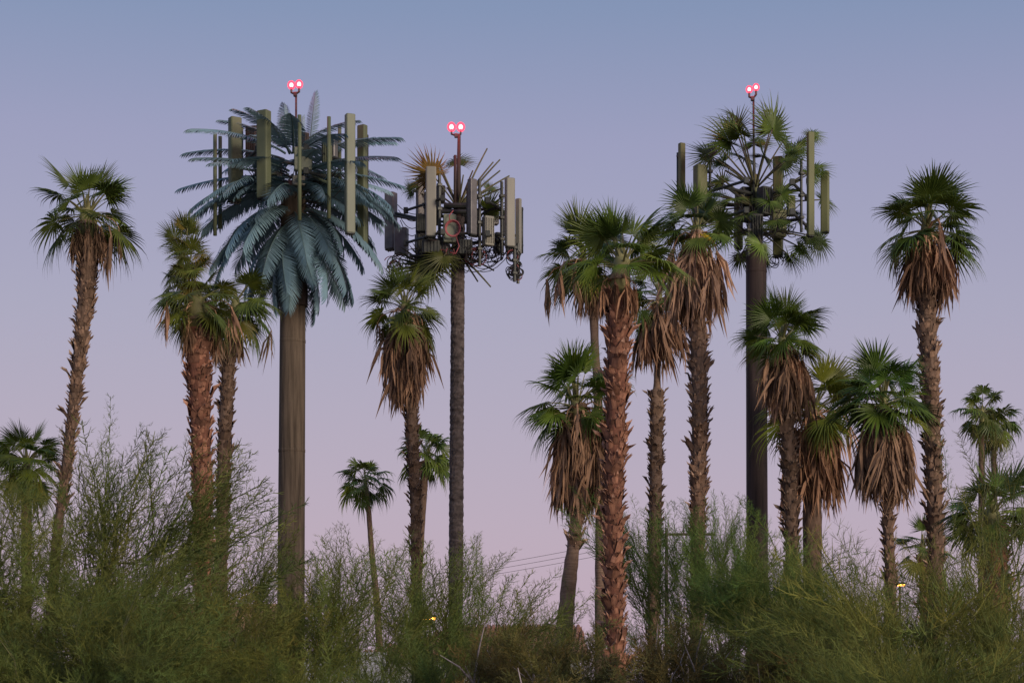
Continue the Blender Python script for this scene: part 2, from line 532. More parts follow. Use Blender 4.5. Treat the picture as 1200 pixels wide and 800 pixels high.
def palm(label, D, trunk, heart, reach, n=34, el=(-40, 84), green=(1, 1, 1), skirt=None, boots=None, red=False,
         smooth_below=None, seed=1, wither=0, extra=(), small=False, group="fan palms", dcol=(1, 1, 1), el_pow=1.0, core=1.0, ringed=False, bcol=(1, 1, 1)):
    """trunk: (px, py, width px) from the ground up; heart: where the leaf stalks meet; reach: leaf length in photo px
    skirt: (top row, bottom row, leaf length px, count); boots: (per ring, spacing m, size m, from row, to row, individual)"""
    rg = random.Random(seed)
    k = D / FPX
    gk = 0.86 if boots else 1.0                            # leaf bases stand proud of the wood
    P = [(at(x, y, D), w * 0.5 * k * gk) for x, y, w in trunk]
    base = Vector((P[0][0].x - (P[1][0].x - P[0][0].x) * P[0][0].z / max(0.3, (P[1][0].z - P[0][0].z)) * 0.6, D, 0.0)) if P[0][0].z > 0.02 else Vector((P[0][0].x, D, 0.0))
    if P[0][0].z > 0.02:
        P = [(base.copy(), P[0][1] * 1.12)] + P
    root = thing("fan_palm", label, "palm tree", base, group)
    H = at(heart[0], heart[1], D)
    path = smooth_path(P, 46)
    # trunk
    mb = MB()
    n_s = 14
    for i, (c, r) in enumerate(path):
        for j in range(n_s):
            a = 2 * math.pi * j / n_s
            rr = r * (0.88 if boots and at(0, boots[3], D).z < c.z + 0.3 and c.z < at(0, boots[4], D).z else 1.0) * (1 + rg.uniform(-0.05, 0.05) + (0.03 * (i % 2) if ringed else 0))
            mb.v.append(tuple(c - base + Vector((math.cos(a) * rr, math.sin(a) * rr, 0))))
    for i in range(len(path) - 1):
        for j in range(n_s):
            j2 = (j + 1) % n_s
            mb.f.append((i * n_s + j, i * n_s + j2, (i + 1) * n_s + j2, (i + 1) * n_s + j))
            mb.m.append(0)
    mb.f.append(tuple((len(path) - 1) * n_s + j for j in range(n_s)))
    mb.m.append(0)
    tr = link("trunk", mb.data("trunk", M['barkred'] if red else (M['ringed'] if ringed else M['bark']), True), root)
    tr.color = (*bcol, 1)
    # old leaf bases on the trunk
    if boots:
        per, sp, size, y0, y1, single = boots
        z0, z1 = at(0, y0, D).z, at(0, y1, D).z
        zs = [c.z for c, r in path]
        kk = 'bootred' if red else 'boot'
        V, T, TM, cnt = [], [], [], 0
        nb = int((z1 - z0) / sp * per)
        for ib in range(nb):
            z = z1 - (ib + rg.uniform(-1.2, 1.2)) * sp / per          # from the crown downwards
            s_ = float(np.interp(z, zs, np.linspace(0, 1, len(zs))))
            c, r, tg = sample(path, s_)
            a = ib * 2.399963 + rg.uniform(-0.35, 0.35)
            sz = size * rg.choice((0.6, 0.75, 0.85, 1.0, 1.1, 1.5)) * rg.uniform(0.85, 1.15)
            pos = c + Vector((math.cos(a) * r * 0.86, math.sin(a) * r * 0.86, z - c.z - size * 0.6))
            wd = min(1.5, 2 * math.pi * r / per / size * 1.1) * rg.uniform(0.75, 1.15)
            rot = (rg.uniform(-0.35, 0.35), rg.uniform(-0.12, 0.34), a + rg.uniform(-0.25, 0.25))
            v = rg.randrange(8)
            if single and cnt < 300:
                o = link("leaf_base", BOOT_ME[kk][v], tr, pos - base, rot, (sz, sz * wd, sz))
                o.color = (*bcol, 1)
                cnt += 1
            else:
                mt = Matrix.LocRotScale(pos - base, Euler(rot), Vector((sz, sz * wd, sz)))
                b0 = len(V)
                V += [tuple(mt @ Vector(p)) for p in BOOTS[v].v]
                T += [tuple(i + b0 for i in f) for f in BOOTS[v].f]
                TM += BOOTS[v].m
        if V:
            m2 = MB()
            m2.v, m2.f, m2.m = V, T, TM
            o = tag(link("leaf_bases", m2.data("leaf_bases", [M[kk], M[BTIP[kk]]]), tr), kind="stuff")
            o.color = (*bcol, 1)
    # crown: fibrous heart with every leaf a child
    hr = max(path[-1][1] * 0.9, 0.08) * core
    top = path[-1][0]
    cm = MB()
    cp = [top + Vector((0, 0, -0.12)), top.lerp(H, 0.5), H, H + Vector((0, 0, reach * k * 0.10)), H + Vector((0, 0, reach * k * 0.30))]
    cm.tube([p - base for p in cp], [hr, hr * 0.9, hr * 0.75, hr * 0.45, 0.012], 9)
    crown = link("crown", cm.data("crown", M['petiole'], True), root)
    L = reach * k
    ga = 2.399963
    a0 = rg.uniform(0, 6.28)
    n = int(n * 0.90)
    for i in range(n):
        f = (i + 0.5) / n
        elev = el[1] + (el[0] - el[1]) * f ** (el_pow * 0.85) + rg.uniform(-20, 20)
        elev = max(el[0] - 6, min(84, elev))
        a = a0 + i * ga + rg.uniform(-0.55, 0.55)
        e = min(ELEV, key=lambda q: abs(q - elev))
        me = SMALL[e] if small else LEAF[e, rg.randrange(3)]
        s_ = L * rg.uniform(0.74, 1.12)
        zoff = -(f - 0.3) * reach * k * 0.22
        o = link("frond", me, crown, H - base + Vector((math.cos(a) * hr * 0.5, math.sin(a) * hr * 0.5, zoff)),
                 (rg.uniform(-0.35, 0.35), -R(elev - e), a), s_)
        if f > 0.75 and rg.random() < 0.18:
            w = rg.uniform(0.9, 1.2)
            o.color = (green[0] * 2.0 * w, green[1] * 1.25 * w, green[2] * 1.1 * w, 1)      # yellowing oldest leaves
        else:
            w = rg.uniform(0.65, 1.3)
            hu = rg.uniform(-0.12, 0.18)
            o.color = (green[0] * w * (1 + hu), green[1] * w, green[2] * w * (1 - hu), 1)
    for (px, py, elev, sc, cc) in extra:                   # leaves of special note: rooted at px, py
        q = at(px, py, D)
        a = rg.uniform(0, 6.28)
        e = min(ELEV, key=lambda z_: abs(z_ - elev))
        o = link("frond", LEAF[e, rg.randrange(3)], crown, q - base, (0, -R(elev - e), a), sc * k)
        o.color = (*cc, 1)
    # skirt of dead leaves
    if skirt:
        y0, y1, ln, cnt = skirt
        sk = MB()
        zt, zb = at(0, y0, D).z, at(0, y1 - ln, D).z
        sk.tube([Vector((top.x, top.y, zt)) - base + Vector((0, 0, -0.05)), Vector((top.x, top.y, zt)) - base + Vector((0, 0, 0.10))], [hr * 1.1, hr * 0.8], 9)
        so = link("skirt", sk.data("skirt", M['dead']), root)
        zs = [c.z for c, r in path]
        for i in range(cnt):
            f = (i / max(1, cnt - 1)) ** 1.0
            z = zt + (min(zb, zt) - zt) * f + rg.uniform(-0.06, 0.06)
            s_ = float(np.interp(z, zs, np.linspace(0, 1, len(zs))))
            c, r, tg = sample(path, s_)
            a = i * ga + rg.uniform(-0.3, 0.3)
            sc = ln * k * rg.uniform(0.62, 1.18)
            if math.sin(a * 1.5 + seed) > 0.8 and rg.random() < 0.6:
                continue                    # a gap torn in the skirt
            o = link("dead_frond", DEAD[rg.randrange(7)], so, Vector((c.x + math.cos(a) * r * 0.7, c.y + math.sin(a) * r * 0.7, z)) - base,
                     (rg.uniform(-0.22, 0.22), rg.uniform(-0.16, 0.22), a), sc)
            w = rg.uniform(0.55, 1.3)
            o.color = (dcol[0] * w, dcol[1] * w, dcol[2] * w, 1)
    for i in range(wither):
        a = rg.uniform(0, 6.28)
        o = link("dead_frond", DEADOUT[rg.randrange(3)], crown, H - base + Vector((0, 0, -0.1 * L)), (0, rg.uniform(-0.2, 0.3), a), L * rg.uniform(0.9, 1.25))
        o.color = (*dcol, 1)
    return root

G0 = "tall fan palms around the towers"
G1 = "small far fan palms"
palm("tall leaning fan palm at the left edge with a curved trunk and short brown skirt", 60,
     [(66, 640, 14), (76, 560, 15), (90, 440, 17), (101, 340, 24), (103, 290, 28)], (102, 248), 70, 34, (-30, 84), (1.0, 1.0, 0.9),
     skirt=(262, 318, 52, 24), boots=(8, 0.25, 0.28, 600, 300, True), seed=11, group=G0, dcol=(1, 0.95, 0.9), wither=2)
palm("shaggy red-barked fan palm with a tall ragged half-dead top, left of the tan column", 50,
     [(238, 800, 21), (238, 680, 23), (236, 540, 28), (233, 440, 33), (231, 385, 35)], (230, 352), 60, 32, (-45, 50), (1.1, 1.0, 0.9),
     skirt=(374, 425, 44, 18), boots=(8, 0.215, 0.27, 800, 388, True), red=True, seed=12, group=G0, wither=6, dcol=(1.1, 0.95, 0.85),
     extra=[(222 + 7 * math.sin(i * 2.1) - 4 * (i % 13) / 13, 334 - 4.2 * (i % 13), ((84, 66, 84, 30) if i % 13 > 9 else (66, 12, -26, -46, 48))[i % (4 if i % 13 > 9 else 5)], 39 + 6 * math.sin(i * 1.3), (1.15, 1.0, 0.85) if i % 5 < 3 else (2.3, 1.25, 1.2)) for i in range(46)])
palm("grey-barked fan palm behind the shaggy red one, with brown leaves hanging on its right", 56,
     [(258, 800, 17), (260, 640, 18), (263, 520, 20), (268, 420, 19)], (276, 356), 62, 28, (-40, 60), (0.85, 0.9, 0.85),
     skirt=(378, 440, 56, 14), boots=(8, 0.24, 0.25, 800, 420, False), seed=13, group=G0, wither=4)
palm("fan palm with a long shaggy brown skirt, left of the bark-textured tower", 58,
     [(488, 800, 15), (488, 700, 15), (487, 600, 16), (484, 520, 17), (479, 440, 18), (475, 380, 16)], (474, 358), 58, 32, (-42, 84), (1.0, 0.95, 0.8),
     skirt=(362, 490, 76, 76), boots=(7, 0.24, 0.24, 790, 450, False), seed=14, group=G0, dcol=(1.0, 0.88, 0.8), wither=2)
palm("small slender far fan palm with a bent bare trunk, standing alone against the pink sky", 130,
     [(447, 800, 8), (442, 710, 8), (436, 650, 6.5), (431, 585, 6)], (428, 564), 40, 30, (-45, 84), (1.0, 1.05, 0.8), seed=15, group=G1, small=True)
palm("small far fan palm half hidden behind a skirted palm's trunk beside the bark-textured tower", 125,
     [(488, 800, 9), (490, 700, 8), (495, 600, 8), (498, 548, 10)], (501, 536), 47, 32, (-45, 84), (0.95, 1.0, 0.8), seed=16, group=G1, small=True)
palm("thick red-barked fan palm in front of the others, shaggy leaf bases down its whole trunk", 46,
     [(722, 812, 25), (720, 700, 27), (719, 600, 28), (722, 480, 29), (725, 390, 32), (726, 345, 33)], (729, 304), 80, 38, (-14, 84), (1.15, 1.25, 0.95),
     skirt=(326, 382, 52, 20), boots=(8, 0.235, 0.29, 806, 340, True), red=True, seed=17, group=G0, dcol=(0.95, 0.78, 0.66), el_pow=1.7)
palm("fan palm with a thin bare upper trunk, half behind the thick red-barked palm", 56,
     [(703, 800, 13), (704, 640, 13), (701, 480, 10), (697, 400, 9.5), (695, 345, 11)], (684, 304), 66, 34, (-42, 80), (0.95, 0.95, 0.8),
     skirt=(326, 388, 58, 18), seed=18, group=G0, wither=7, ringed=True, dcol=(1.05, 0.92, 0.85))
palm("short fan palm with a huge straw-grey skirt and a ringed bare lower trunk", 53,
     [(656, 800, 26), (665, 700, 21), (673, 630, 19), (682, 560, 22), (680, 495, 22)], (675, 472), 78, 38, (-22, 84), (0.9, 1.05, 0.8),
     skirt=(476, 632, 92, 100), boots=(7, 0.22, 0.28, 640, 520, False), seed=19, group=G0, dcol=(1.1, 0.98, 0.88), ringed=True, wither=1,
     extra=[(676, 484, 4, 62, (3.6, 2.0, 0.7))])
palm("slender fan palm beside the thick red one, bare brown neck above a booted trunk", 60,
     [(765, 800, 17), (766, 700, 18), (768, 600, 19), (769, 520, 19), (770, 462, 20), (770, 452, 10), (771, 400, 9), (772, 365, 10)], (773, 345), 56, 28, (-30, 84), (0.75, 0.85, 0.75),
     skirt=(352, 448, 76, 46), boots=(8, 0.24, 0.24, 790, 458, False), seed=20, group=G0, dcol=(1.05, 0.93, 0.86), ringed=True)
palm("grey-barked fan palm with a long smooth brown skirt, in front of the right tower's antennas", 54,
     [(817, 800, 19), (817, 700, 20), (818, 600, 22), (820, 480, 24), (818, 400, 24), (816, 300, 20)], (816, 266), 55, 32, (-15, 84), (0.85, 0.95, 0.85),
     skirt=(274, 404, 92, 84), boots=(8, 0.24, 0.25, 790, 360, False), seed=21, group=G0, dcol=(1.15, 1.05, 1.0), bcol=(1.25, 1.22, 1.22),
     extra=[(806, 268, -6, 40, (4.4, 2.3, 0.6))])
palm("mid-height fan palm with a pointed brown skirt just right of the dark column", 52,
     [(930, 800, 20), (928, 640, 20), (925, 560, 20), (922, 480, 20), (920, 420, 18)], (917, 396), 62, 38, (-25, 84), (0.95, 1.1, 0.8),
     skirt=(406, 502, 80, 60), boots=(8, 0.24, 0.25, 790, 450, False), seed=122, group=G0, dcol=(1.12, 1.02, 0.95))
palm("yellowing fan palm with a drooping orange-brown skirt, between two green-headed palms", 57,
     [(952, 800, 22), (952, 690, 22), (952, 600, 22), (953, 520, 20), (953, 500, 18)], (953, 480), 78, 36, (-10, 80), (1.35, 1.2, 0.75),
     skirt=(484, 612, 90, 84), seed=23, group=G0, dcol=(1.1, 0.92, 0.8), wither=2)
palm("full green-headed fan palm with a dense brown skirt, left of the tall right palm", 51,
     [(1046, 800, 16), (1044, 690, 16), (1041, 620, 16), (1039, 540, 17), (1037, 495, 17)], (1036, 468), 74, 42, (-20, 84), (0.85, 1.1, 0.85),
     skirt=(478, 606, 94, 96), boots=(7, 0.24, 0.24, 790, 560, False), seed=24, group=G0, dcol=(1.05, 0.98, 0.92))
palm("tallest fan palm at the right, straight booted trunk and flared brown skirt", 56,
     [(1098, 800, 22), (1097, 690, 22), (1095, 580, 24), (1091, 470, 25), (1087, 380, 26), (1085, 290, 22)], (1086, 264), 78, 36, (-22, 84), (0.9, 1.0, 0.85),
     skirt=(274, 374, 80, 56), boots=(8, 0.25, 0.27, 720, 345, True), seed=25, group=G0, dcol=(1.05, 0.92, 0.85), wither=3)
palm("left one of the twin small far palms at the right edge, the higher crown", 120,
     [(1150, 800, 8), (1150, 680, 7.5), (1150, 560, 7), (1150, 500, 7)], (1151, 482), 40, 32, (-50, 84), (1.0, 1.0, 0.75), seed=26, group=G1, small=True)
palm("right one of the twin small far palms at the right edge, the lower crown", 126,
     [(1170, 800, 8), (1168, 680, 7), (1165, 560, 6.5), (1164, 510, 6)], (1166, 496), 38, 28, (-58, 60), (0.95, 1.0, 0.75), seed=27, group=G1, small=True)
palm("squat fan palm with a thick dark trunk and dull grey-green leaves at the lower right", 44,
     [(1168, 810, 30), (1168, 720, 33), (1166, 650, 33), (1164, 618, 30)], (1162, 600), 72, 34, (-20, 84), (1.2, 1.25, 1.35),
     boots=(7, 0.2, 0.24, 790, 608, False), red=True, seed=28, group=G0)
palm("low young fan palm with bluish leaves behind the tall right palm's trunk", 62,
     [(1084, 800, 13), (1084, 720, 13), (1082, 660, 13)], (1081, 640), 48, 22, (-25, 84), (1.0, 1.15, 1.3),
     boots=(6, 0.25, 0.26, 790, 650, False), red=True, seed=29, group=G0)
palm("bushy fan palm at the far left edge rising out of the feathery shrubs", 70,
     [(31, 800, 12), (31, 640, 12), (31, 560, 12)], (31, 540), 56, 40, (-55, 84), (1.1, 1.15, 0.75), seed=30, group=G0)

# ------------------------------------------------------------------ towers: shared bits
def beacon(root, base, c, gap=0.24, r=0.10, lean=0.0):
    """twin red obstruction lamps on a forked bracket"""
    b = MB()
    h = 0.30
    b.tube([c - base + Vector((-gap / 2, 0, -0.06)), c - base + Vector((-gap / 2, 0, -h + 0.06)), c - base + Vector((0, 0, -h)),
            c - base + Vector((gap / 2, 0, -h + 0.06 + lean)), c - base + Vector((gap / 2, 0, -0.06 + lean))], 0.04, 6)
    b.box(c - base + Vector((0, 0, -h)), (0.12, 0.12, 0.14))
    bo = link("beacon", b.data("beacon", M['darksteel']), root)
    for s in (-1, 1):
        p = c - base + Vector((s * gap / 2, 0, (lean if s > 0 else 0)))
        d = MB()
        d.ball(p, r * 1.15, 0, 14, 8, 1.12)
        link("lens", d.data("lens", M['redlens'], True), bo)
        d = MB()
        d.ball(p, r * 0.58, 0, 10, 6, 1.2)
        link("bulb", d.data("bulb", M['redbulb'], True), bo)
    ld = bpy.data.lights.new("beacon_light", 'POINT')
    ld.energy = 55
    ld.color = (1.0, 0.05, 0.10)
    ld.shadow_soft_size = 0.12
    lo = bpy.data.objects.new("beacon_light", ld)
    COL.objects.link(lo)
    lo.parent = root
    lo.location = c - base + Vector((0, -0.55, 0.34))

def panel(root, base, x0, x1, y0, y1, D, mat, rz, depth=0.62, toward=None, pipe=True, name="antenna_panel"):
    """an antenna shell between photo columns x0..x1 and rows y0..y1 at distance D, with its pipe and brackets"""
    k = D / FPX
    c = at((x0 + x1) / 2, (y0 + y1) / 2, D) - base
    hgt = (y1 - y0) * k
    ext = (x1 - x0) * k
    w = ext / (abs(math.cos(rz)) + depth * abs(math.sin(rz)))
    mb = MB()
    h, d = w / 2, w * depth / 2
    e = min(h, d) * 0.35
    prof = [(-h + e, -d), (h - e, -d), (h - e * 0.3, -d + e * 0.3), (h, -d + e), (h, d - e * 0.4), (h - e * 0.4, d), (-h + e * 0.4, d), (-h, d - e * 0.4), (-h, -d + e), (-h + e * 0.3, -d + e * 0.3)]
    mb.prism(prof, -hgt / 2, hgt / 2, 0, Matrix.Rotation(rz, 4, 'Z'))
    for q in range(3):
        px = (-0.25 + 0.25 * q) * w
        v = Matrix.Rotation(rz, 3, 'Z') @ Vector((px, 0, 0))
        mb.tube([v + Vector((0, 0, -hgt / 2 - 0.09)), v + Vector((0, 0, -hgt / 2 + 0.01))], 0.022, 6, 1)
    o = link(name, mb.data(name, [mat, M['darksteel']]), root, c)
    cp_ = MB()
    cp_.prism([(x * 0.97, y * 0.97) for x, y in prof], -hgt / 2 - 0.045, -hgt / 2 + 0.004, 0, Matrix.Rotation(rz, 4, 'Z'))
    link("end_cap", cp_.data("end_cap", M['darksteel']), o)
    if pipe:
        back = Matrix.Rotation(rz, 3, 'Z') @ Vector((0, d + 0.16, 0))
        p = MB()
        p.tube([back + Vector((0, 0, -hgt / 2 + 0.05)), back + Vector((0, 0, hgt / 2 - 0.25))], 0.04, 8)
        link("mounting_pipe", p.data("mounting_pipe", M['darksteel'], True), o)
        for z in (-hgt * 0.33, hgt * 0.33):
            p = MB()
            p.box(back * 0.62 + Vector((0, 0, z)), (0.10, 0.22, 0.09), 0, rz)
            link("bracket", p.data("bracket", M['darksteel']), o)
    return o

def cables(root, base, seeds, name="cable_bundle", r=0.014, mat='cable', kind=None):
    mb = MB()
    for (p, q, sag) in seeds:
        p, q = Vector(p) - base, Vector(q) - base
        pts = [p.lerp(q, i / 7) + Vector((0, 0, -sag * 4 * (i / 7) * (1 - i / 7))) for i in range(8)]
        mb.tube(pts, r, 5, 0, False)
    return link(name, mb.data(name, M[mat]), root)

def loops(root, base, c, n, rad, rg, r=0.013, mats=('cable',)):
    """coiled slack cable under an antenna"""
    mb = MB()
    for i in range(n):
        cc = c - base + Vector((rg.gauss(0, rad * 0.45), rg.gauss(0, rad * 0.35), rg.gauss(0, rad * 0.3)))
        rr = rad * rg.uniform(0.45, 1.0)
        ax = Vector((rg.gauss(0, 0.5), 1, rg.gauss(0, 0.4))).normalized()
        u = ax.orthogonal().normalized()
        w = ax.cross(u)
        a0, a1 = rg.uniform(0, 6.28), rg.uniform(3.5, 7.5)
        mb.tube([cc + (u * math.cos(a0 + a1 * j / 14) + w * math.sin(a0 + a1 * j / 14)) * rr for j in range(15)], r, 4, 0 if rg.random() < 0.85 or len(mats) < 2 else 1, False)
    return link("cable_coil", mb.data("cable_coil", [M[m] for m in mats]), root)

def frame_mount(root, base, z, D, px, r, rot, pipe=0.055):
    """triangular antenna frame of pipes on three arms"""
    mb = MB()
    c = at(px, 0, D) - base
    c.z = z
    P = [c + Vector((math.cos(rot + i * 2.0944) * r, math.sin(rot + i * 2.0944) * r, 0)) for i in range(3)]
    Q = []
    for i in range(3):
        n = P[i] - c
        s = Vector((-n.y, n.x, 0)).normalized()
        Q.append((n * 0.85 + c + s * r * 0.62, n * 0.85 + c - s * r * 0.62))
    for i in range(3):
        mb.tube([c, P[i] * 0.88 + c * 0.12], pipe, 8)
        mb.tube([Q[i][0], Q[i][1]], pipe * 0.9, 8)
        mb.tube([c + Vector((0, 0, -0.5)), P[i] * 0.75 + c * 0.25], pipe * 0.6, 6)
        for s_ in (-1, 1):
            mb.box(P[i] * 0.85 + c * 0.15 + (Q[i][0] - Q[i][1]) * (0.48 * s_), (0.16, 0.16, 0.20))
    return link("mounting_frame", mb.data("mounting_frame", M['darksteel']), root)

def radio(root, base, px, py, D, w, h, d, mat='grey', rz=0.3, ribs=True):
    mb = MB()
    mb.box((0, 0, 0), (w, d, h), 0, rz)
    if ribs:
        for i in range(5):
            off = Matrix.Rotation(rz, 3, 'Z') @ Vector(((i - 2) * w * 0.19, -d * 0.5 - 0.012, 0))
            mb.box(off, (w * 0.06, 0.05, h * 0.86), 0, rz)
    return link("radio_unit", mb.data("radio_unit", M[mat]), root, at(px, py, D) - base)

def column(root, base, D, px_top, y_top, w_top, px_bot, w_bot, mat, name="column", relief=0.0, rings=60, seed=5):
    rg = random.Random(seed)
    k = D / FPX
    mb = MB()
    n = 28
    top = at(px_top, y_top, D)
    bot = Vector(((px_bot - 600) * k, D, 0))
    for i in range(rings + 1):
        t = i / rings
        c = bot.lerp(top, t) - base
        r = (w_bot + (w_top - w_bot) * t) * 0.5 * k
        ro = rg.uniform(-relief, relief)
        for j in range(n):
            a = 2 * math.pi * j / n
            rr = r * (1 + ro * 0.6 + rg.uniform(-relief, relief))
            mb.v.append((c.x + math.cos(a) * rr, c.y + math.sin(a) * rr, c.z))
    for i in range(rings):
        for j in range(n):
            j2 = (j + 1) % n
            mb.f.append((i * n + j, i * n + j2, (i + 1) * n + j2, (i + 1) * n + j))
            mb.m.append(0)
    mb.f.append(tuple(rings * n + j for j in range(n)))
    mb.m.append(0)
    return link(name, mb.data(name, mat, relief == 0.0), root)

# ------------------------------------------------------------------ tower with blue-green feather leaves
def feather_leaf(seed, e0, e1, half=0.135, n=44):
    rg = random.Random(seed)
    mb = MB()
    fat = 0.0120 if half > 0.15 else 0.0066
    K = 14
    pts, tang = [], []
    p = Vector((0, 0, 0))
    for i in range(K + 1):
        t = i / K
        a = R(e0 + (e1 - e0) * t ** 0.8)
        d = Vector((math.cos(a), 0, math.sin(a)))
        pts.append(p.copy())
        tang.append(d)
        p = p + d / K
    mb.tube(pts, [0.012 - 0.009 * i / K for i in range(K + 1)], 5, 1)
    for sgn in (-1, 1):
        for i in range(n):
            t = 0.10 + 0.90 * (i + 0.5) / n
            x = t * K
            j = min(int(x), K - 1)
            P = pts[j].lerp(pts[j + 1], x - j)
            T = tang[j]
            Nn = Vector((-T.z, 0, T.x))
            ang = R(62 - 40 * t ** 2.5 + rg.uniform(-4, 4))
            ln = half * (0.55 + 0.65 * math.sin(math.pi * min(1, 0.12 + t * 0.80))) * rg.uniform(0.93, 1.05) * (1.0 if t < 0.93 else 0.9)
            d = (T * math.cos(ang) + Vector((0, sgn, 0)) * math.sin(ang) - Nn * rg.uniform(0.02, 0.12)).normalized()
            w = T * fat
            b = len(mb.v)
            up = Nn * 0.004
            for s_, ww in ((0.0, 0.7), (0.45, 1.0), (0.8, 0.62)):
                c = P + d * (ln * s_) - Nn * (0.03 * s_ * s_)
                mb.v += [tuple(c - w * ww), tuple(c + w * ww + up)]
            mb.v.append(tuple(P + d * ln - Nn * 0.035))
            mb.f += [(b, b + 1, b + 3, b + 2), (b + 2, b + 3, b + 5, b + 4), (b + 4, b + 5, b + 6)]
            mb.m += [0, 0, 0]
    return mb.data("feather_leaf", [M['teal'], M['tealstem']])

D1 = 60.0
b1 = Vector(((340 - 600) * D1 / FPX, D1, 0))
t1 = thing("cell_tower", "cell tower disguised as a palm with drooping blue-green feather leaves on a smooth tan column", "cell tower", b1, "disguised cell towers")
k1 = D1 / FPX
column(t1, b1, D1, 344, 215, 29, 340, 33, M['towerbrown'])
def seam(root, base, D, px, py, w, mat):
    k = D / FPX
    m_ = MB()
    c = at(px, py, D) - base
    m_.tube([c + Vector((0, 0, -0.05)), c + Vector((0, 0, -0.035)), c + Vector((0, 0, 0.035)), c + Vector((0, 0, 0.05))], [w * k * 0.5 + 0.002, w * k * 0.5 + 0.006, w * k * 0.5 + 0.006, w * k * 0.5 + 0.002], 28)
    link("seam_band", m_.data("seam_band", mat, True), root)
seam(t1, b1, D1, 342, 528, 31.2, M['towerbrown'])
seam(t1, b1, D1, 343, 400, 30.2, M['towerbrown'])
cm = MB()
cm.tube([at(343.5, 359, D1) - b1, at(343.6, 340, D1) - b1, at(343.8, 328, D1) - b1], [18.5 * k1 * 0.93, 18.5 * k1 * 0.93, 17.6 * k1 * 0.93], 24)
cm.box(at(330, 346, D1 - 0.2) - b1, (0.18, 0.22, 0.55))
link("collar", cm.data("collar", M['towerdark']), t1)
rg = random.Random(77)
FE = {}
WIDE = [0.128]
def feather(e0, e1):
    key = (e0, e1, WIDE[0])
    if key not in FE:
        FE[key] = [feather_leaf(int(e0 * 31 + e1 * 7) % 1000 + v, e0, e1, WIDE[0]) for v in range(2)]
    return FE[key][rg.randrange(2)]
def ring_of(nf, px, py, e0, e1, lpx, a0, rad=0.30, jit=0.24, ejit=9):
    for i in range(nf):
        a = a0 + 2 * math.pi * i / nf + rg.uniform(-jit, jit)
        link("frond", feather(e0, e1), t1, at(px, py, D1) - b1 + Vector((math.cos(a) * rad, math.sin(a) * rad, rg.uniform(-0.12, 0.12))),
             (rg.uniform(-0.38, 0.38), -R(rg.uniform(-ejit, ejit)), a), lpx * k1 * rg.uniform(0.80, 1.10))
WIDE[0] = 0.170
ring_of(18, 344, 232, 16, -50, 114, 0.21)
ring_of(17, 344, 248, -6, -70, 112, 0.42)
ring_of(14, 344, 268, -30, -84, 106, 0.12)
ring_of(8, 344, 285, -55, -89, 92, 0.30)
WIDE[0] = 0.128
for a in (0.1, 0.3, 0.55, -0.15, -0.35, -0.75, 2.6, 3.0, 3.4, 3.8, 4.1):
    link("frond", feather(20, -46), t1, at(344, 222, D1) - b1, (rg.uniform(-0.25, 0.25), 0, a), 132 * k1 * rg.uniform(0.92, 1.05))
ring_of(13, 344, 206, 8, -16, 136, 0.05)
ring_of(11, 344, 186, 22, -8, 130, 0.25)
for a in (2.5, 3.3, 3.9, -0.2):
    link("frond", feather(46, 2), t1, at(342, 180, D1) - b1, (0, 0, a), 88 * k1 * rg.uniform(0.9, 1.06))
for (px, py, a, lp, e, rx) in ((334, 172, 1.9, 74, 66, 0.10), (363, 170, 1.40, 66, 84, 0.06), (350, 178, 1.2, 46, 80, 0.0), (344, 176, 4.4, 50, 72, 0.0)):
    link("frond", feather(e, e - (6 if e > 70 else 14)), t1, at(px, py, D1) - b1, (rx, 0, a), lp * k1)
mp = MB()
mp.tube([at(347, 225, D1) - b1, at(347, 112, D1) - b1], 0.035, 8)
link("light_mast", mp.data("light_mast", M['darksteel'], True), t1)
beacon(t1, b1, at(346, 100, D1), 0.25, 0.115, lean=0.03)
frame_mount(t1, b1, at(0, 192, D1).z, D1, 345, 1.8, 1.45)
frame_mount(t1, b1, at(0, 218, D1).z, D1, 345, 1.8, 1.45)
for (x0, x1, y0, y1, D, mt, rz) in ((267, 284, 138, 236, 59.6, 'sage', 0.55), (300, 318, 130, 232, 58.0, 'sage', -0.5),
                                    (403.5, 417, 134, 273, 57.4, 'greenpaint', 0.42), (418, 431, 147, 286, 60.2, 'sage', -0.6)):
    panel(t1, b1, x0, x1, y0, y1, D, M[mt], rz, 0.7)
for (x, y0, y1, D) in ((351, 135, 258, 57.2), (385.5, 137, 256, 57.6), (398, 147, 235, 60.4), (252, 157, 276, 59.0), (258, 160, 268, 60.5), (283, 150, 222, 61.2)):
    pm = MB()
    c0, c1 = at(x, y1, D) - b1, at(x, y0, D) - b1
    pm.tube([c0, c0.lerp(c1, 0.5), c1], 0.062, 10)
    pm.tube([c0.lerp(c1, 0.35) + Vector((0.0, 0.05, 0)), at(346 + (x - 346) * 0.35, 205, 60) - b1], 0.045, 6)
    link("whip_antenna", pm.data("whip_antenna", M['sage'], True), t1)
radio(t1, b1, 355, 187, 58.6, 0.56, 0.72, 0.3, 'greenpaint', 0.1, False)
radio(t1, b1, 356, 166, 59.6, 0.30, 0.55, 0.25, 'towerdark', 0.4)
radio(t1, b1, 383, 180, 59.0, 0.32, 0.95, 0.25, 'sage', 0.2)
radio(t1, b1, 390, 178, 59.6, 0.26, 0.9, 0.25, 'grey', -0.4)
radio(t1, b1, 296, 170, 61, 0.40, 1.2, 0.3, 'towerdark', -0.4)
radio(t1, b1, 372, 215, 60.4, 0.5, 0.7, 0.4, 'darksteel', 0.5)
radio(t1, b1, 320, 208, 60.6, 0.6, 0.9, 0.4, 'darksteel', 0.2)
radio(t1, b1, 350, 212, 58.9, 0.40, 0.30, 0.2, 'beige', 0.2, False)
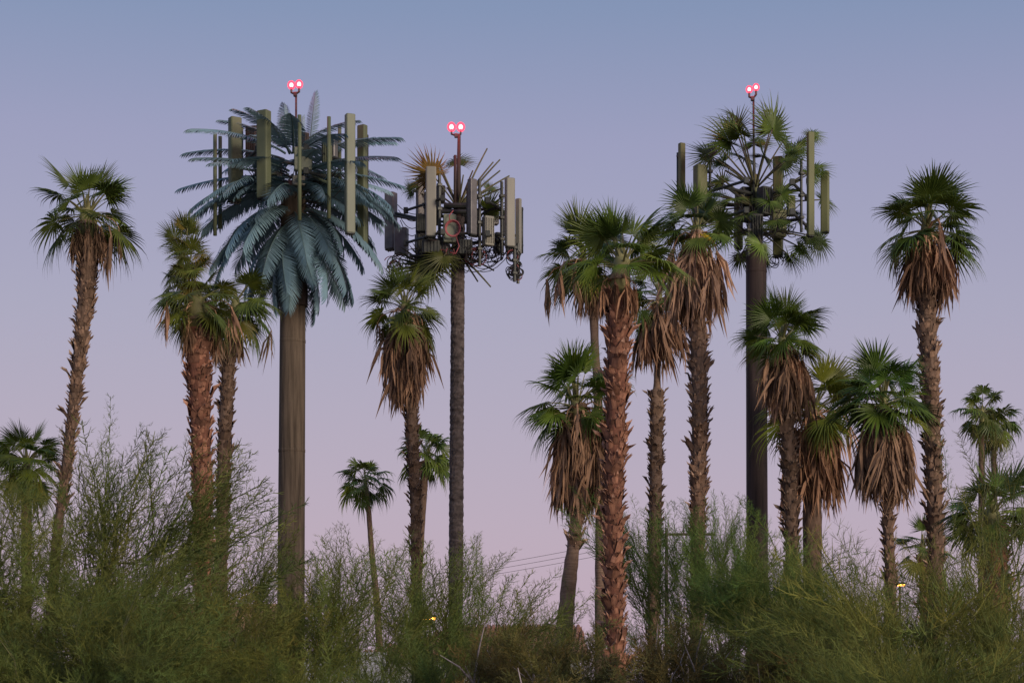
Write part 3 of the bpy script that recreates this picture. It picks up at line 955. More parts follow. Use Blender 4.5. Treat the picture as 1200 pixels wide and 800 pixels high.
cables(t1, b1, [(at(rg.uniform(280, 420), rg.uniform(185, 225), rg.uniform(58.5, 61)), at(rg.uniform(325, 362), rg.uniform(205, 245), 60), rg.uniform(0.1, 0.5)) for _ in range(46)])

# ------------------------------------------------------------------ leaves set leaf by leaf on the other two towers
def fake_leaf_data(seed, lean):
    """plastic fan: blade only, its centre at the origin, pointing along +X, few stiff segments"""
    mb = fan_leaf(seed, 0, lp=0.02, rb=1.0, spread=128, nseg=25, droop=lean, split=0.36, sw=1.0, stalk_r=0.006)
    return mb.data("fan_leaf", [M['fakeleaf'], M['fakestalk']])
FAKE = [fake_leaf_data(400 + i, 0.05 + 0.05 * (i % 3)) for i in range(6)]

def aimed_leaf(root, base, hub, D, px, py, dy, radius, rg, col=(1, 1, 1), bare=False, r=0.028, face=None):
    """a stalk from the hub point to photo point px, py (dy metres nearer or farther than the hub) carrying a fan"""
    p0 = Vector(hub)
    p1 = at(px, py, D + dy)
    d = p1 - p0
    pts = [p0 + d * (i / 5) + Vector((0, 0, 0.025 * d.length * math.sin(math.pi * i / 5))) for i in range(6)]
    mb = MB()
    mb.tube([p - base for p in pts], [r * (1.25 - 0.5 * i / 5) for i in range(6)], 6)
    st = link("leaf_stalk", mb.data("leaf_stalk", M['fakestalk'], True), root)
    st.color = (*col, 1)
    if not bare:
        dn = (pts[-1] - pts[-2]).normalized()
        nrm = Vector(face) if face else Vector((rg.gauss(0, 0.25), -0.75, rg.gauss(0.15, 0.35)))
        nrm = (nrm - dn * nrm.dot(dn)).normalized()
        y = nrm.cross(dn)
        m3 = Matrix((dn, y, nrm)).transposed()
        for q in range(2):                      # each fan is moulded in two layers
            o = link("fan_leaf", FAKE[rg.randrange(6)], st)
            o.matrix_local = Matrix.Translation(p1 - base - dn * 0.10 * q) @ m3.to_4x4() @ Matrix.Rotation(0.07 * q, 4, 'Z') @ Matrix.Rotation(rg.uniform(-0.22, 0.22), 4, 'X') @ Matrix.Scale(radius * (1 - 0.12 * q), 4)
            o.color = tuple(c * (0.95 - 0.2 * q) for c in col) + (1,)
    return st

# ------------------------------------------------------------------ bark-textured tower
D2 = 64.0
k2 = D2 / FPX
b2 = Vector(((533.5 - 600) * k2, D2, 0))
t2 = thing("cell_tower", "cell tower on a slim bark-textured pole with bare grey antennas and few plastic palm leaves", "cell tower", b2, "disguised cell towers")
column(t2, b2, D2, 537, 255, 15.5, 533, 17.5, M['towerbark'], "column", 0.055, 230)
rg = random.Random(88)
mp = MB()
mp.tube([at(537, 260, D2) - b2, at(537.5, 205, D2) - b2, at(538, 158, D2) - b2], [0.12, 0.075, 0.055], 8)
mp.tube([at(533, 245, D2 - .2) - b2, at(533.5, 182, D2 - .2) - b2], 0.05, 8)
link("light_mast", mp.data("light_mast", M['towerdark'], True), t2)
beacon(t2, b2, at(534.5, 149, D2), 0.32, 0.135)
for zz in (248, 286):
    frame_mount(t2, b2, at(0, zz, D2).z, D2, 537, 1.75, -0.35)
for (x0, x1, y0, y1, D, mt, rz) in ((498.5, 511.5, 196, 277, 62.6, 'beige', 0.12), (547.5, 559.5, 210, 275, 62.3, 'grey', 0.7), (591, 604, 209, 289, 62.6, 'beige', 0.35),
                                    (603.5, 611.5, 233, 297, 64.6, 'beige', -0.6), (487, 498, 213, 297, 64.8, 'grey', 0.4), (450, 466, 226, 292, 65.8, 'grey', -0.5)):
    panel(t2, b2, x0, x1, y0, y1, D, M[mt], rz, 0.75)
for (px, y0, y1, D) in ((515, 198, 292, 63.2), (562, 210, 312, 62.9), (588, 213, 297, 63.4), (499, 225, 310, 64.2), (607, 285, 332, 63.6), (603, 280, 330, 62.8)):
    pm = MB()
    pm.tube([at(px, y1, D) - b2, at(px, y0, D) - b2], 0.055, 8)
    for q in range(3):
        pm.box(at(px, y0 + (y1 - y0) * (0.2 + 0.3 * q), D) - b2, (0.17, 0.15, 0.11), 0, 0.4)
    link("mounting_pipe", pm.data("mounting_pipe", M['darksteel']), t2)
radio(t2, b2, 572, 271, 62.9, 0.36, 1.0, 0.28, 'beige', 0.5)
radio(t2, b2, 584, 285, 63.8, 0.30, 0.7, 0.28, 'darksteel', 0.5)
radio(t2, b2, 470.5, 283, 65.2, 0.46, 0.95, 0.28, 'grey', -0.3, False)
radio(t2, b2, 527, 268, 63.0, 0.44, 0.95, 0.22, 'greenpaint', 0.15, False)
radio(t2, b2, 505, 290, 63.0, 0.6, 0.45, 0.35, 'darksteel', 0.1)
radio(t2, b2, 494, 262, 64.0, 0.4, 0.6, 0.35, 'darksteel', 0.1)
radio(t2, b2, 545, 290, 63.2, 0.5, 0.5, 0.35, 'darksteel', 0.1)
radio(t2, b2, 592, 262, 64.4, 0.34, 0.8, 0.28, 'darksteel', 0.1)
for (px, py, D, w_, h_, mt) in ((509, 250, 63.8, 0.4, 0.8, 'darksteel'), (520, 288, 63.4, 0.36, 0.6, 'grey'), (556, 262, 63.8, 0.34, 0.9, 'darksteel'), (598, 285, 63.6, 0.3, 0.6, 'darksteel'),
                                (549, 250, 64.6, 0.5, 0.7, 'darksteel'), (579, 250, 64.4, 0.3, 0.8, 'grey'), (493, 285, 64.2, 0.36, 0.6, 'darksteel'), (516, 228, 64.4, 0.3, 0.6, 'darksteel')):
    radio(t2, b2, px, py, D, w_, h_, 0.28, mt, rg.uniform(-0.6, 0.6))
hc = MB()
cc = at(530.5, 268, 62.7) - b2
for i in range(3):
    hc.tube([cc + Vector((math.cos(a * 0.3307) * (0.22 + 0.02 * i), -0.03 * i, math.sin(a * 0.3307) * (0.24 + 0.02 * i))) for a in range(20)], 0.022, 6, 0, False)
hc.tube([cc + Vector((-0.1, 0, 0.22)), cc + Vector((-0.12, 0, 0.45)), cc + Vector((0.02, 0, 0.62))], 0.02, 6)
hc.tube([cc + Vector((0.1, 0, -0.22)), cc + Vector((0.22, 0, -0.6)), cc + Vector((0.1, 0, -0.85)), cc + Vector((-0.1, 0, -0.8))], 0.02, 6)
link("red_cable_coil", hc.data("red_cable_coil", M['redcable'], True), t2)
ar = MB()
ar.tube([at(537, 252, 64) - b2, at(490, 256, 64.6) - b2, at(464, 250, 65.6) - b2], 0.055, 6)
ar.tube([at(537, 268, 64) - b2, at(488, 258, 64.6) - b2, at(458, 252, 65.6) - b2], 0.045, 6)
ar.tube([at(520, 241, 63.6) - b2, at(552, 241, 63.6) - b2], 0.10, 8)
ar.tube([at(517, 248, 63.2) - b2, at(556, 248, 63.2) - b2], 0.075, 8)
ar.tube([at(512, 272, 63.4) - b2, at(604, 276, 63.4) - b2], 0.05, 6)
ar.tube([at(480, 300, 63.4) - b2, at(522, 300, 63.4) - b2], 0.06, 6)
link("antenna_arms", ar.data("antenna_arms", M['darksteel']), t2)
for (px, py, n, rad, D) in ((554, 300, 16, 0.36, 63.2), (604, 320, 22, 0.20, 63.2), (606, 312, 10, 0.15, 63.6), (502, 304, 10, 0.34, 63.6), (465, 312, 14, 0.32, 65), (578, 300, 10, 0.28, 63.6), (525, 300, 8, 0.3, 63.2), (600, 300, 8, 0.24, 63.4)):
    loops(t2, b2, at(px, py, D), n, rad, rg, 0.016, ('cable', 'redcable'))
cables(t2, b2, [(at(rg.uniform(488, 606), rg.uniform(268, 300), rg.uniform(62.8, 64.8)), at(rg.uniform(530, 545), rg.uniform(262, 318), 63.7), rg.uniform(0.15, 0.7)) for _ in range(44)])
cables(t2, b2, [(at(466 + i, 240 + 6 * i, 65.5), at(494, 250 + 5 * i, 64.6), 0.15 + 0.1 * i) for i in range(4)])
hub2 = at(537, 245, D2)
red = (1.3, 0.8, 0.7)
for (px, py, dy, rad, col) in ((506, 204, -1.0, 1.15, (2.4, 1.0, 0.9)), (536, 190, 0.6, 0.85, (1.0, 0.9, 0.7)), (574, 222, 0.6, 0.55, (1, 1, 1)), (571, 246, -0.4, 1.0, (1.2, 1.1, 0.8)),  # strong red tints put the beacon's light into the leaf colour
                               (492, 214, 0.8, 0.95, (1.0, 1.0, 0.9)), (483, 224, 0.9, 0.6, (1.0, 1.0, 0.9)), (524, 220, 0.6, 0.4, (1.6, 0.9, 0.9))):
    aimed_leaf(t2, b2, hub2, D2, px, py, dy, rad, rg, col)
for (px, py, dy, rad) in ((512, 303, -0.9, 1.35), (500, 312, -0.5, 1.45), (520, 300, -1.2, 0.9)):
    aimed_leaf(t2, b2, at(537, 285, D2), D2, px, py, dy, rad, rg, (0.75, 0.55, 0.5), face=(0.3, -0.8, 0.55))
for (px, py, dy) in ((571, 174, 0.2), (578, 190, 0.5), (586, 187, -0.3), (586, 200, 0.6), (597, 206, 0.2), (512, 186, -0.4), (516, 200, 0.5), (590, 220, -0.5), (543, 205, -0.5), (554, 200, 0.4)):
    aimed_leaf(t2, b2, hub2, D2, px, py, dy, 0, rg, bare=True, r=0.034)
for (px, py, dy) in ((575, 336, -0.6), (579, 317, 0.5), (560, 330, 0.7)):
    aimed_leaf(t2, b2, at(538, 298, D2), D2, px, py, dy, 0, rg, bare=True, r=0.036)

# ------------------------------------------------------------------ dark-column tower with fan leaves
D3 = 60.0
k3 = D3 / FPX
b3 = Vector(((888 - 600) * k3, D3, 0))
t3 = thing("cell_tower", "cell tower on a thick dark brown column with green fan leaves and olive antennas", "cell tower", b3, "disguised cell towers")
column(t3, b3, D3, 886, 292, 24, 888, 26, M['towerdark'])
seam(t3, b3, D3, 886.8, 420, 24.8, M["towerdark"])
seam(t3, b3, D3, 886.2, 318, 24.2, M["towerdark"])
column(t3, b3, D3, 885, 205, 9, 886, 17, M['olive'], "inner_mast")
rg = random.Random(99)
mp = MB()
mp.tube([at(883.5, 250, D3 - .2) - b3, at(883, 115, D3 - .2) - b3], 0.035, 8)
link("light_mast", mp.data("light_mast", M['darksteel'], True), t3)
beacon(t3, b3, at(882, 105, D3 - .2), 0.22, 0.10, lean=0.07)
for zz in (228, 262):
    frame_mount(t3, b3, at(0, zz, D3).z, D3, 886, 1.7, 1.7)
for (x0, x1, y0, y1, D, mt, rz) in ((794.5, 803.5, 168, 245, 60.6, 'olive', 0.5), (812, 829.5, 194, 262, 59.6, 'olive', 0.45), (905, 918.5, 184, 300, 61.0, 'olive', -0.3),
                                    (945.5, 954.5, 155, 276, 58.8, 'olive', 0.2), (961, 972.5, 201, 272, 59.8, 'olive', -0.35), (861, 871, 224, 291, 61, 'olive', 0.4)):
    panel(t3, b3, x0, x1, y0, y1, D, M[mt], rz, 0.8)
radio(t3, b3, 927, 241.5, 59.2, 0.24, 0.64, 0.2, 'olive', 0.2, False)
radio(t3, b3, 912, 262, 60.6, 0.5, 0.9, 0.3, 'olive', 0.2, False)
radio(t3, b3, 876, 240, 60.3, 0.5, 1.1, 0.35, 'darksteel', 0.2)
radio(t3, b3, 896, 236, 59.6, 0.4, 0.9, 0.35, 'darksteel', 0.6)
radio(t3, b3, 886, 268, 59.5, 0.4, 0.9, 0.35, 'darksteel', 0.1)
for (px, y0, y1, D) in ((939, 186, 272, 59.4), (832, 190, 245, 60.2), (877, 262, 300, 59.2)):
    pm = MB()
    pm.tube([at(px, y1, D) - b3, at(px, y0, D) - b3], 0.045, 8)
    for q in range(3):
        pm.box(at(px, y0 + (y1 - y0) * (0.2 + 0.3 * q), D) - b3, (0.16, 0.15, 0.10), 0, 0.4)
    link("mounting_pipe", pm.data("mounting_pipe", M['darksteel']), t3)
for (px, py, n, rad, D) in ((908, 306, 7, 0.22, 60.4), (870, 300, 6, 0.2, 60), (950, 282, 6, 0.2, 59.4), (925, 268, 7, 0.25, 60)):
    loops(t3, b3, at(px, py, D), n, rad, rg)
cables(t3, b3, [(at(rg.uniform(862, 940), rg.uniform(228, 270), rg.uniform(59, 61)), at(rg.uniform(878, 895), rg.uniform(235, 290), 59.6), rg.uniform(0.1, 0.5)) for _ in range(36)])
hubs = {0: at(885, 222, D3), 1: at(885, 244, D3), 2: at(886, 268, D3)}
for (h, px, py, dy, rad, g_) in ((0, 855, 166, -0.9, 0.92, 1.0), (0, 862, 150, 0.5, 0.95, 0.85), (0, 868, 142, 0.9, 0.80, 0.8), (0, 905, 152, -0.7, 1.00, 1.1), (0, 906, 140, 0.6, 0.8, 0.9),
                                 (0, 894, 182, -1.5, 0.72, 0.8), (0, 832, 182, -0.3, 0.78, 0.8), (0, 935, 172, 0.3, 0.80, 0.9), (0, 952, 158, 0.4, 0.5, 0.9), (0, 872, 185, 1.4, 0.7, 0.8),
                                 (1, 948, 204, 0.6, 0.7, 0.9), (1, 955, 197, -0.3, 0.6, 0.9), (1, 965, 234, 0.7, 0.62, 0.8), (1, 845, 214, 0.5, 0.75, 0.8), (1, 838, 226, -0.4, 0.7, 0.9),
                                 (1, 902, 236, -1.5, 0.60, 1.3), (1, 910, 212, 1.2, 0.6, 0.8), (1, 845, 246, 0.8, 0.7, 0.8), (1, 850, 262, -0.5, 0.7, 1.0), (1, 828, 236, 0.7, 0.7, 0.8),
                                 (2, 938, 290, -0.4, 0.72, 1.1), (2, 960, 282, 0.5, 0.72, 0.9), (2, 892, 286, -1.6, 0.66, 1.3), (2, 896, 298, 1.1, 0.75, 0.9), (2, 868, 300, 1.0, 0.62, 0.8), (2, 910, 258, -1.3, 0.6, 1.2),
                                 (2, 872, 252, -1.4, 0.55, 1.0), (2, 848, 284, 0.4, 0.4, 0.9), (2, 950, 276, -0.8, 0.6, 1.0), (2, 925, 300, 0.6, 0.7, 0.9), (1, 930, 250, 0.9, 0.65, 0.9), (1, 862, 232, -0.9, 0.65, 1.0), (0, 884, 168, 0.8, 0.8, 0.8), (0, 920, 190, -0.9, 0.6, 0.9), (0, 848, 190, 0.9, 0.6, 0.9), (0, 842, 172, 0.4, 0.7, 0.9), (0, 918, 165, 0.9, 0.75, 0.9), (0, 925, 182, -0.5, 0.65, 1.0), (0, 868, 158, -1.2, 0.8, 1.0), (1, 915, 228, -0.8, 0.55, 1.0)):
    face = (rg.gauss(0, 0.3), -0.5, 0.75) if py < 225 else (rg.gauss(0, 0.3), -0.45, 0.8)
    aimed_leaf(t3, b3, hubs[h], D3, px, py, dy, rad * 1.22, rg, (1.1 * g_, 1.1 * g_, 0.8 * g_), face=face if rg.random() < 0.5 else None)
for (h, px, py, dy) in ((2, 832, 290, -0.2), (2, 836, 281, 0.4), (1, 930, 222, 0.7), (1, 940, 210, -0.6), (1, 840, 205, -0.7), (0, 850, 200, 0.5), (1, 835, 228, 0.4)):
    aimed_leaf(t3, b3, hubs[h], D3, px, py, dy, 0, rg, bare=True, r=0.036)

# ------------------------------------------------------------------ shrubs
nprng = np.random.default_rng(7)

def spray(seed, nodes=46, tw=(0.150, 0.060), leaf=0.042, lw=0.0058, arch=0.30, fuzz=4, rise=(0.35, 0.75)):
    """one feathery shoot of length 1 along +Z: stem, alternating side twigs, needle leaflets on each"""
    g_ = np.random.default_rng(seed)
    V, T = [], []
    def ribbon(P, w0, w1, q):
        b = len(V)
        n = len(P)
        for i, p in enumerate(P):
            w = w0 + (w1 - w0) * i / (n - 1)
            V.append(p - q * w)
            V.append(p + q * w)
        for i in range(n - 1):
            o = b + 2 * i
            T.append((o, o + 1, o + 3))
            T.append((o, o + 3, o + 2))
    ts = np.linspace(0, 1, 9)
    wob = g_.normal(0, 0.012, (9, 2)).cumsum(0)
    def stem(t):
        return np.array([arch * t * t * 0.5 + np.interp(t, ts, wob[:, 0]), np.interp(t, ts, wob[:, 1]), t * (1 - 0.10 * arch * t)])
    P = [stem(t) for t in ts]
    ribbon(P, 0.0042, 0.0015, np.array([0, 1.0, 0]))
    ribbon(P, 0.0042, 0.0015, np.array([1.0, 0, 0]))
    for i in range(nodes):
        t = 0.08 + 0.92 * (i + g_.uniform(0, 0.7)) / nodes
        p = stem(min(t, 1.0))
        az = i * 2.4 + g_.uniform(-0.5, 0.5)
        ln = (tw[0] + (tw[1] - tw[0]) * t) * g_.uniform(0.7, 1.25)
        d = np.array([math.cos(az), math.sin(az), g_.uniform(*rise)])
        d /= np.linalg.norm(d)
        up = np.array([0, 0, 0.7])
        tp = [p, p + d * ln * 0.5, p + (d + up * 0.5) * ln]
        q = np.cross(d, [0.3, 0.2, 1.0])
        q /= np.linalg.norm(q)
        ribbon(tp, lw * 0.75, lw * 0.30, q)
        for j in range(fuzz):
            s_ = 0.25 + 0.75 * (j + g_.uniform(0, 1)) / fuzz
            b = len(V)
            o = p + d * ln * s_
            dd = d * 0.75 + g_.normal(0, 0.6, 3) + up * 0.4
            dd /= np.linalg.norm(dd)
            w = np.cross(dd, g_.normal(0, 1, 3))
            w /= np.linalg.norm(w)
            l2 = leaf * g_.uniform(0.6, 1.25)
            V.extend([o - w * lw * 0.35, o + w * lw * 0.35, o + dd * l2])
            T.append((b, b + 1, b + 2))
    return np.array(V), np.array(T)

SPR = [spray(i) for i in range(6)]                                    # airy shoots
SPRF = [spray(20 + i, nodes=26, tw=(0.24, 0.08), leaf=0.080, lw=0.0072, arch=0.6, fuzz=9) for i in range(6)]       # dense feathery shoots
SPRL = [spray(40 + i, nodes=26, tw=(0.34, 0.12), leaf=0.085, lw=0.0050, arch=0.9, fuzz=7, rise=(0.6, 1.2)) for i in range(6)]        # long arching shoots
SPRC = [spray(60 + i, nodes=20, tw=(0.30, 0.22), leaf=0.085, lw=0.016, arch=0.2, fuzz=11) for i in range(6)]       # tufts of small leaves

def rot_to(d, roll):
    d = d / np.linalg.norm(d)
    a = np.array([0, 0, 1.0]) if abs(d[2]) < 0.95 else np.array([1.0, 0, 0])
    x = a - d * a.dot(d)
    x /= np.linalg.norm(x)
    # x points up-most: shoots arch back towards -x (down) or roll round
    y = np.cross(d, x)
    c, s = math.cos(roll), math.sin(roll)
    return np.stack([x * c + y * s, y * c - x * s, d], axis=1)

def shrub(name, label, cat, px, D, top, width, lean=(0, 0), n_main=9, n_spray=260, kit=SPR, size=(0.8, 1.5), leafmat='shrub', woodmat='shrubwood',
          color=(1, 1, 1), upright=0.6, seed=1, wood_r=0.028, group=None, dense_low=0.3, deep=0.8, share=None):
    """top: photo row of the highest shoots; width: photo px across; lean: metres the top moves in x and y"""
    g_ = np.random.default_rng(seed)
    k = D / FPX
    H = CAMH + (HZ - top) * k
    Rw = width * 0.5 * k
    base = Vector(((px - 600) * k, D, 0))
    root = thing(name, label, cat, base, group)
    if share in SHARED:                      # the same growth again, turned and resized
        (bm, fm, H0, R0) = SHARED[share]
        rz = g_.uniform(0, 6.28)
        sc = (Rw / R0, Rw / R0, H / H0)
        link("branches", bm, root, (0, 0, 0), (0, 0, rz), sc)
        fo = link("foliage", fm, root, (0, 0, 0), (0, 0, rz), sc)
        fo.color = (*color, 1)
        return root
    n_spray = int(n_spray * 1.1)
    wood = MB()
    Vs, Ts, Cs = [], [], []
    off = 0
    ends = []
    for i in range(n_main):
        az = 2 * math.pi * (i + g_.uniform(-0.3, 0.3)) / n_main
        rr = Rw * math.sqrt(g_.uniform(0.10, 1.0))
        hh = H * g_.uniform(0.66, 0.97) * (1 - 0.38 * (rr / max(Rw, 0.01)) ** 2)
        tip = np.array([math.cos(az) * rr + lean[0] * hh / H, math.sin(az) * rr * deep + lean[1] * hh / H, hh])
        b0 = np.array([g_.normal(0, 0.12), g_.normal(0, 0.12), 0.0])
        mid = b0 + (tip - b0) * np.array([0.35, 0.35, 0.55]) + g_.normal(0, 0.10 * Rw * 0.4, 3)
        P = []
        for j in range(9):
            t = j / 8
            P.append((1 - t) ** 2 * b0 + 2 * t * (1 - t) * mid + t * t * tip)
        P = np.array(P)
        P[1:-1] += g_.normal(0, 0.03 + 0.012 * H, (7, 3))
        wood.tube([Vector(p) for p in P], [wood_r * (1 - 0.85 * j / 8) for j in range(9)], 5)
        ends.append(P)
        for q in range(3):                                   # side limbs
            j = int(g_.integers(2, 7))
            s0 = P[j]
            dirv = (P[j + 1] - P[j])
            dirv = dirv / np.linalg.norm(dirv) + g_.normal(0, 0.55, 3)
            ln = H * g_.uniform(0.14, 0.30)
            e = s0 + dirv / np.linalg.norm(dirv) * ln
            e[2] = max(e[2], 0.2)
            m_ = (s0 + e) / 2 + g_.normal(0, 0.05 * ln, 3)
            wood.tube([Vector(s0), Vector(m_), Vector(e)], [wood_r * 0.45, wood_r * 0.3, wood_r * 0.12], 4)
            ends.append(np.array([s0, s0 + (m_ - s0) * .5, m_, m_ + (e - m_) * .5, e]))
    if kit is SPRC:                                          # bare forked sticks on every side
        for i in range(9):
            az = 6.283 * (i + g_.uniform(0, 0.8)) / 9
            o = np.array([math.cos(az) * Rw * 0.15, math.sin(az) * Rw * 0.15, 0.05])
            e = np.array([math.cos(az) * Rw * g_.uniform(0.6, 1.0), math.sin(az) * Rw * g_.uniform(0.6, 1.0), H * g_.uniform(0.30, 0.72)])
            P = np.array([o + (e - o) * t for t in np.linspace(0, 1, 6)])
            P[1:-1] += g_.normal(0, 0.11, (4, 3))
            wood.tube([Vector(p) for p in P], [0.022, 0.019, 0.016, 0.013, 0.009, 0.004], 5)
            for q in range(3):
                j = int(g_.integers(1, 5))
                f = P[j] + (e - o) * g_.uniform(0.2, 0.4) + g_.normal(0, 0.18, 3)
                wood.tube([Vector(P[j]), Vector((P[j] + f) / 2 + g_.normal(0, 0.03, 3)), Vector(f)], [0.015, 0.012, 0.004], 4)
    for i in range(n_spray):
        P = ends[int(g_.integers(0, len(ends)))]
        t = dense_low + (1 - dense_low) * g_.uniform(0, 1) ** 0.8
        x = t * (len(P) - 1)
        j = min(int(x), len(P) - 2)
        o = P[j] + (P[j + 1] - P[j]) * (x - j)
        tg = P[j + 1] - P[j]
        tg = tg / np.linalg.norm(tg)
        outw = np.array([o[0], o[1], 0]) / (np.linalg.norm(o[:2]) + 0.2)
        d = tg * 0.6 + np.array([0, 0, upright]) + outw * 0.35 + g_.normal(0, 0.24 if kit is SPR else 0.42, 3)
        d[0] += lean[0] * 0.38
        sc = g_.uniform(*size)
        if o[2] + sc * max(0.0, d[2] / np.linalg.norm(d)) > H * 1.03:
            sc *= 0.7
        v, tr_ = kit[int(g_.integers(0, len(kit)))]
        Rm = rot_to(d, g_.uniform(2.2, 4.1))
        Vs.append((v * sc) @ Rm.T + o)
        Ts.append(tr_ + off)
        w = g_.uniform(0.62, 1.35)
        hue = g_.uniform(-0.16, 0.22)
        Cs.append(np.tile(np.array([[w * (1 + hue), w, w * (1 - hue * 0.5)]]), (len(v), 1)))
        off += len(v)
    wo = link("branches", wood.data("branches", M[woodmat]), root)
    fo = link("foliage", tri_mesh("foliage", np.concatenate(Vs), np.concatenate(Ts), M[leafmat], np.concatenate(Cs)), root)
    fo.color = (*color, 1)
    if share:
        SHARED[share] = (wo.data, fo.data, H, Rw)
    return root

SHARED = {}
GS = "feathery desert shrubs"
DK = (1.0, 1.08, 0.95)
LT = (1.22, 1.18, 1.0)
# left mass
shrub("feathery_shrub", "dense feathery shrub filling the far left edge below the bushy palm", "shrub", 0, 24, 545, 300, n_main=16, n_spray=680, kit=SPRF, size=(0.7, 1.3), color=(0.95, 1.0, 0.85), seed=1, group=GS)
shrub("feathery_shrub", "tall airy shrub sending long shoots up between the leaning palm and the red palm", "shrub", 118, 30, 500, 200, lean=(0.9, 0), n_main=14, n_spray=210, kit=SPR, size=(1.0, 2.5), color=(0.9, 0.95, 0.85), upright=0.9, seed=2, group=GS, dense_low=0.25)
shrub("feathery_shrub", "low dark feathery shrub in front at the left with black bare boughs", "shrub", 100, 20, 640, 330, n_main=12, n_spray=430, kit=SPRF, size=(0.6, 1.1), color=(0.88, 0.95, 0.85), seed=3, group=GS, upright=0.35)
shrub("feathery_shrub", "olive feathery shrub around the foot of the shaggy red palm", "shrub", 235, 26, 680, 250, n_main=10, n_spray=330, kit=SPRF, size=(0.6, 1.1), color=(1.15, 1.0, 0.8), seed=4, group=GS, upright=0.4)
shrub("feathery_shrub", "thin shrub with fine shoots crossing the sky right of the grey palm trunk", "shrub", 262, 36, 590, 140, lean=(0.8, 0), n_main=9, n_spray=130, kit=SPR, size=(0.9, 2.1), color=(0.85, 0.9, 0.8), seed=5, group=GS, upright=0.6)
# middle
shrub("feathery_shrub", "feathery shrub at the foot of the tan tower column", "shrub", 350, 33, 655, 160, n_main=10, n_spray=140, kit=SPR, size=(0.8, 1.9), color=(0.95, 0.95, 0.8), seed=6, group=GS, upright=0.5)
shrub("feathery_shrub", "upright feathery shrub around the slender far palm's bent trunk", "shrub", 420, 34, 622, 180, n_main=11, n_spray=150, kit=SPR, size=(0.9, 2.1), color=DK, seed=7, share='mid', group=GS, upright=0.8)
shrub("feathery_shrub", "dark feathery shrub around the bark-textured tower pole", "shrub", 520, 36, 630, 180, n_main=10, n_spray=230, kit=SPR, size=(0.9, 2.1), color=DK, seed=8, share='mid', group=GS, upright=0.7)
shrub("feathery_shrub", "low spreading airy shrub under the power lines", "shrub", 600, 38, 672, 170, n_main=10, n_spray=160, kit=SPR, size=(0.8, 1.7), color=DK, seed=9, group=GS, upright=0.4)
shrub("feathery_shrub", "very low feathery shrub before the pale wall", "shrub", 330, 25, 745, 260, n_main=10, n_spray=190, kit=SPRF, size=(0.5, 0.9), color=(1.0, 1.05, 0.85), seed=10, group=GS, upright=0.3)
shrub("feathery_shrub", "low thick shrub hiding the foot of the bark-textured tower pole", "shrub", 500, 27, 735, 170, n_main=9, n_spray=230, kit=SPRF, size=(0.5, 0.9), color=(0.75, 0.9, 0.8), seed=11, group=GS, upright=0.4)
# right of the thick palm
shrub("feathery_shrub", "tall deep green shrub with upright shoots around the slender booted palm", "shrub", 790, 50, 562, 175, n_main=12, n_spray=230, kit=SPR, size=(1.0, 2.4), color=(0.84, 1.08, 0.88), seed=12, share='deep', group=GS, upright=0.9)
shrub("feathery_shrub", "deep green shrub with upright shoots left of the dark tower column", "shrub", 858, 47, 570, 130, n_main=10, n_spray=250, kit=SPR, size=(1.0, 2.4), color=(0.84, 1.08, 0.88), seed=13, share='deep', group=GS, upright=0.9)
shrub("feathery_shrub", "dense dark green shrub covering the foot of the dark tower column", "shrub", 915, 32, 580, 150, n_main=12, n_spray=400, kit=SPRF, size=(0.7, 1.3), color=(0.82, 1.05, 0.85), seed=14, group=GS, upright=0.6)
shrub("feathery_shrub", "thin shoots rising at the thick red palm's left foot", "shrub", 700, 50, 675, 90, n_main=6, n_spray=60, kit=SPR, size=(0.8, 1.7), color=DK, seed=15, group=GS, upright=0.6)
# right mass
shrub("feathery_shrub", "pale green arching shrub in front of the green-headed palm", "shrub", 1065, 22, 620, 220, lean=(-0.3, 0), n_main=13, n_spray=210, kit=SPRL, size=(0.9, 1.7), color=LT, seed=16, group=GS, upright=0.4)
shrub("feathery_shrub", "pale feathery shrub in the right corner before the squat palm", "shrub", 1185, 22, 620, 170, n_main=12, n_spray=130, kit=SPRL, size=(0.8, 1.6), color=LT, seed=17, group=GS, upright=0.5)
shrub("feathery_shrub", "tall wispy shrub with nearly bare shoots below the twin far palms", "shrub", 1165, 34, 480, 150, n_main=10, n_spray=64, kit=SPR, size=(0.9, 1.8), color=(1.0, 1.0, 0.85), seed=18, group=GS, upright=1.0, wood_r=0.035)
shrub("feathery_shrub", "low yellow-green shrub along the bottom right with sweeping stems", "shrub", 1105, 17, 725, 290, n_main=13, n_spray=300, kit=SPRL, size=(0.6, 1.2), color=(1.18, 1.15, 0.95), seed=19, group=GS, upright=0.2)
shrub("feathery_shrub", "leaning pale shrub with a long stem reaching left toward the dark column", "shrub", 1030, 19, 700, 150, lean=(-0.4, 0), n_main=10, n_spray=100, kit=SPRL, size=(0.7, 1.2), color=LT, seed=20, group=GS, upright=0.3)
shrub("feathery_shrub", "dense mid green shrub behind the pale arching one", "shrub", 985, 30, 640, 110, n_main=10, n_spray=170, kit=SPRF, size=(0.7, 1.2), color=(0.85, 1.0, 0.8), seed=21, group=GS, upright=0.5)
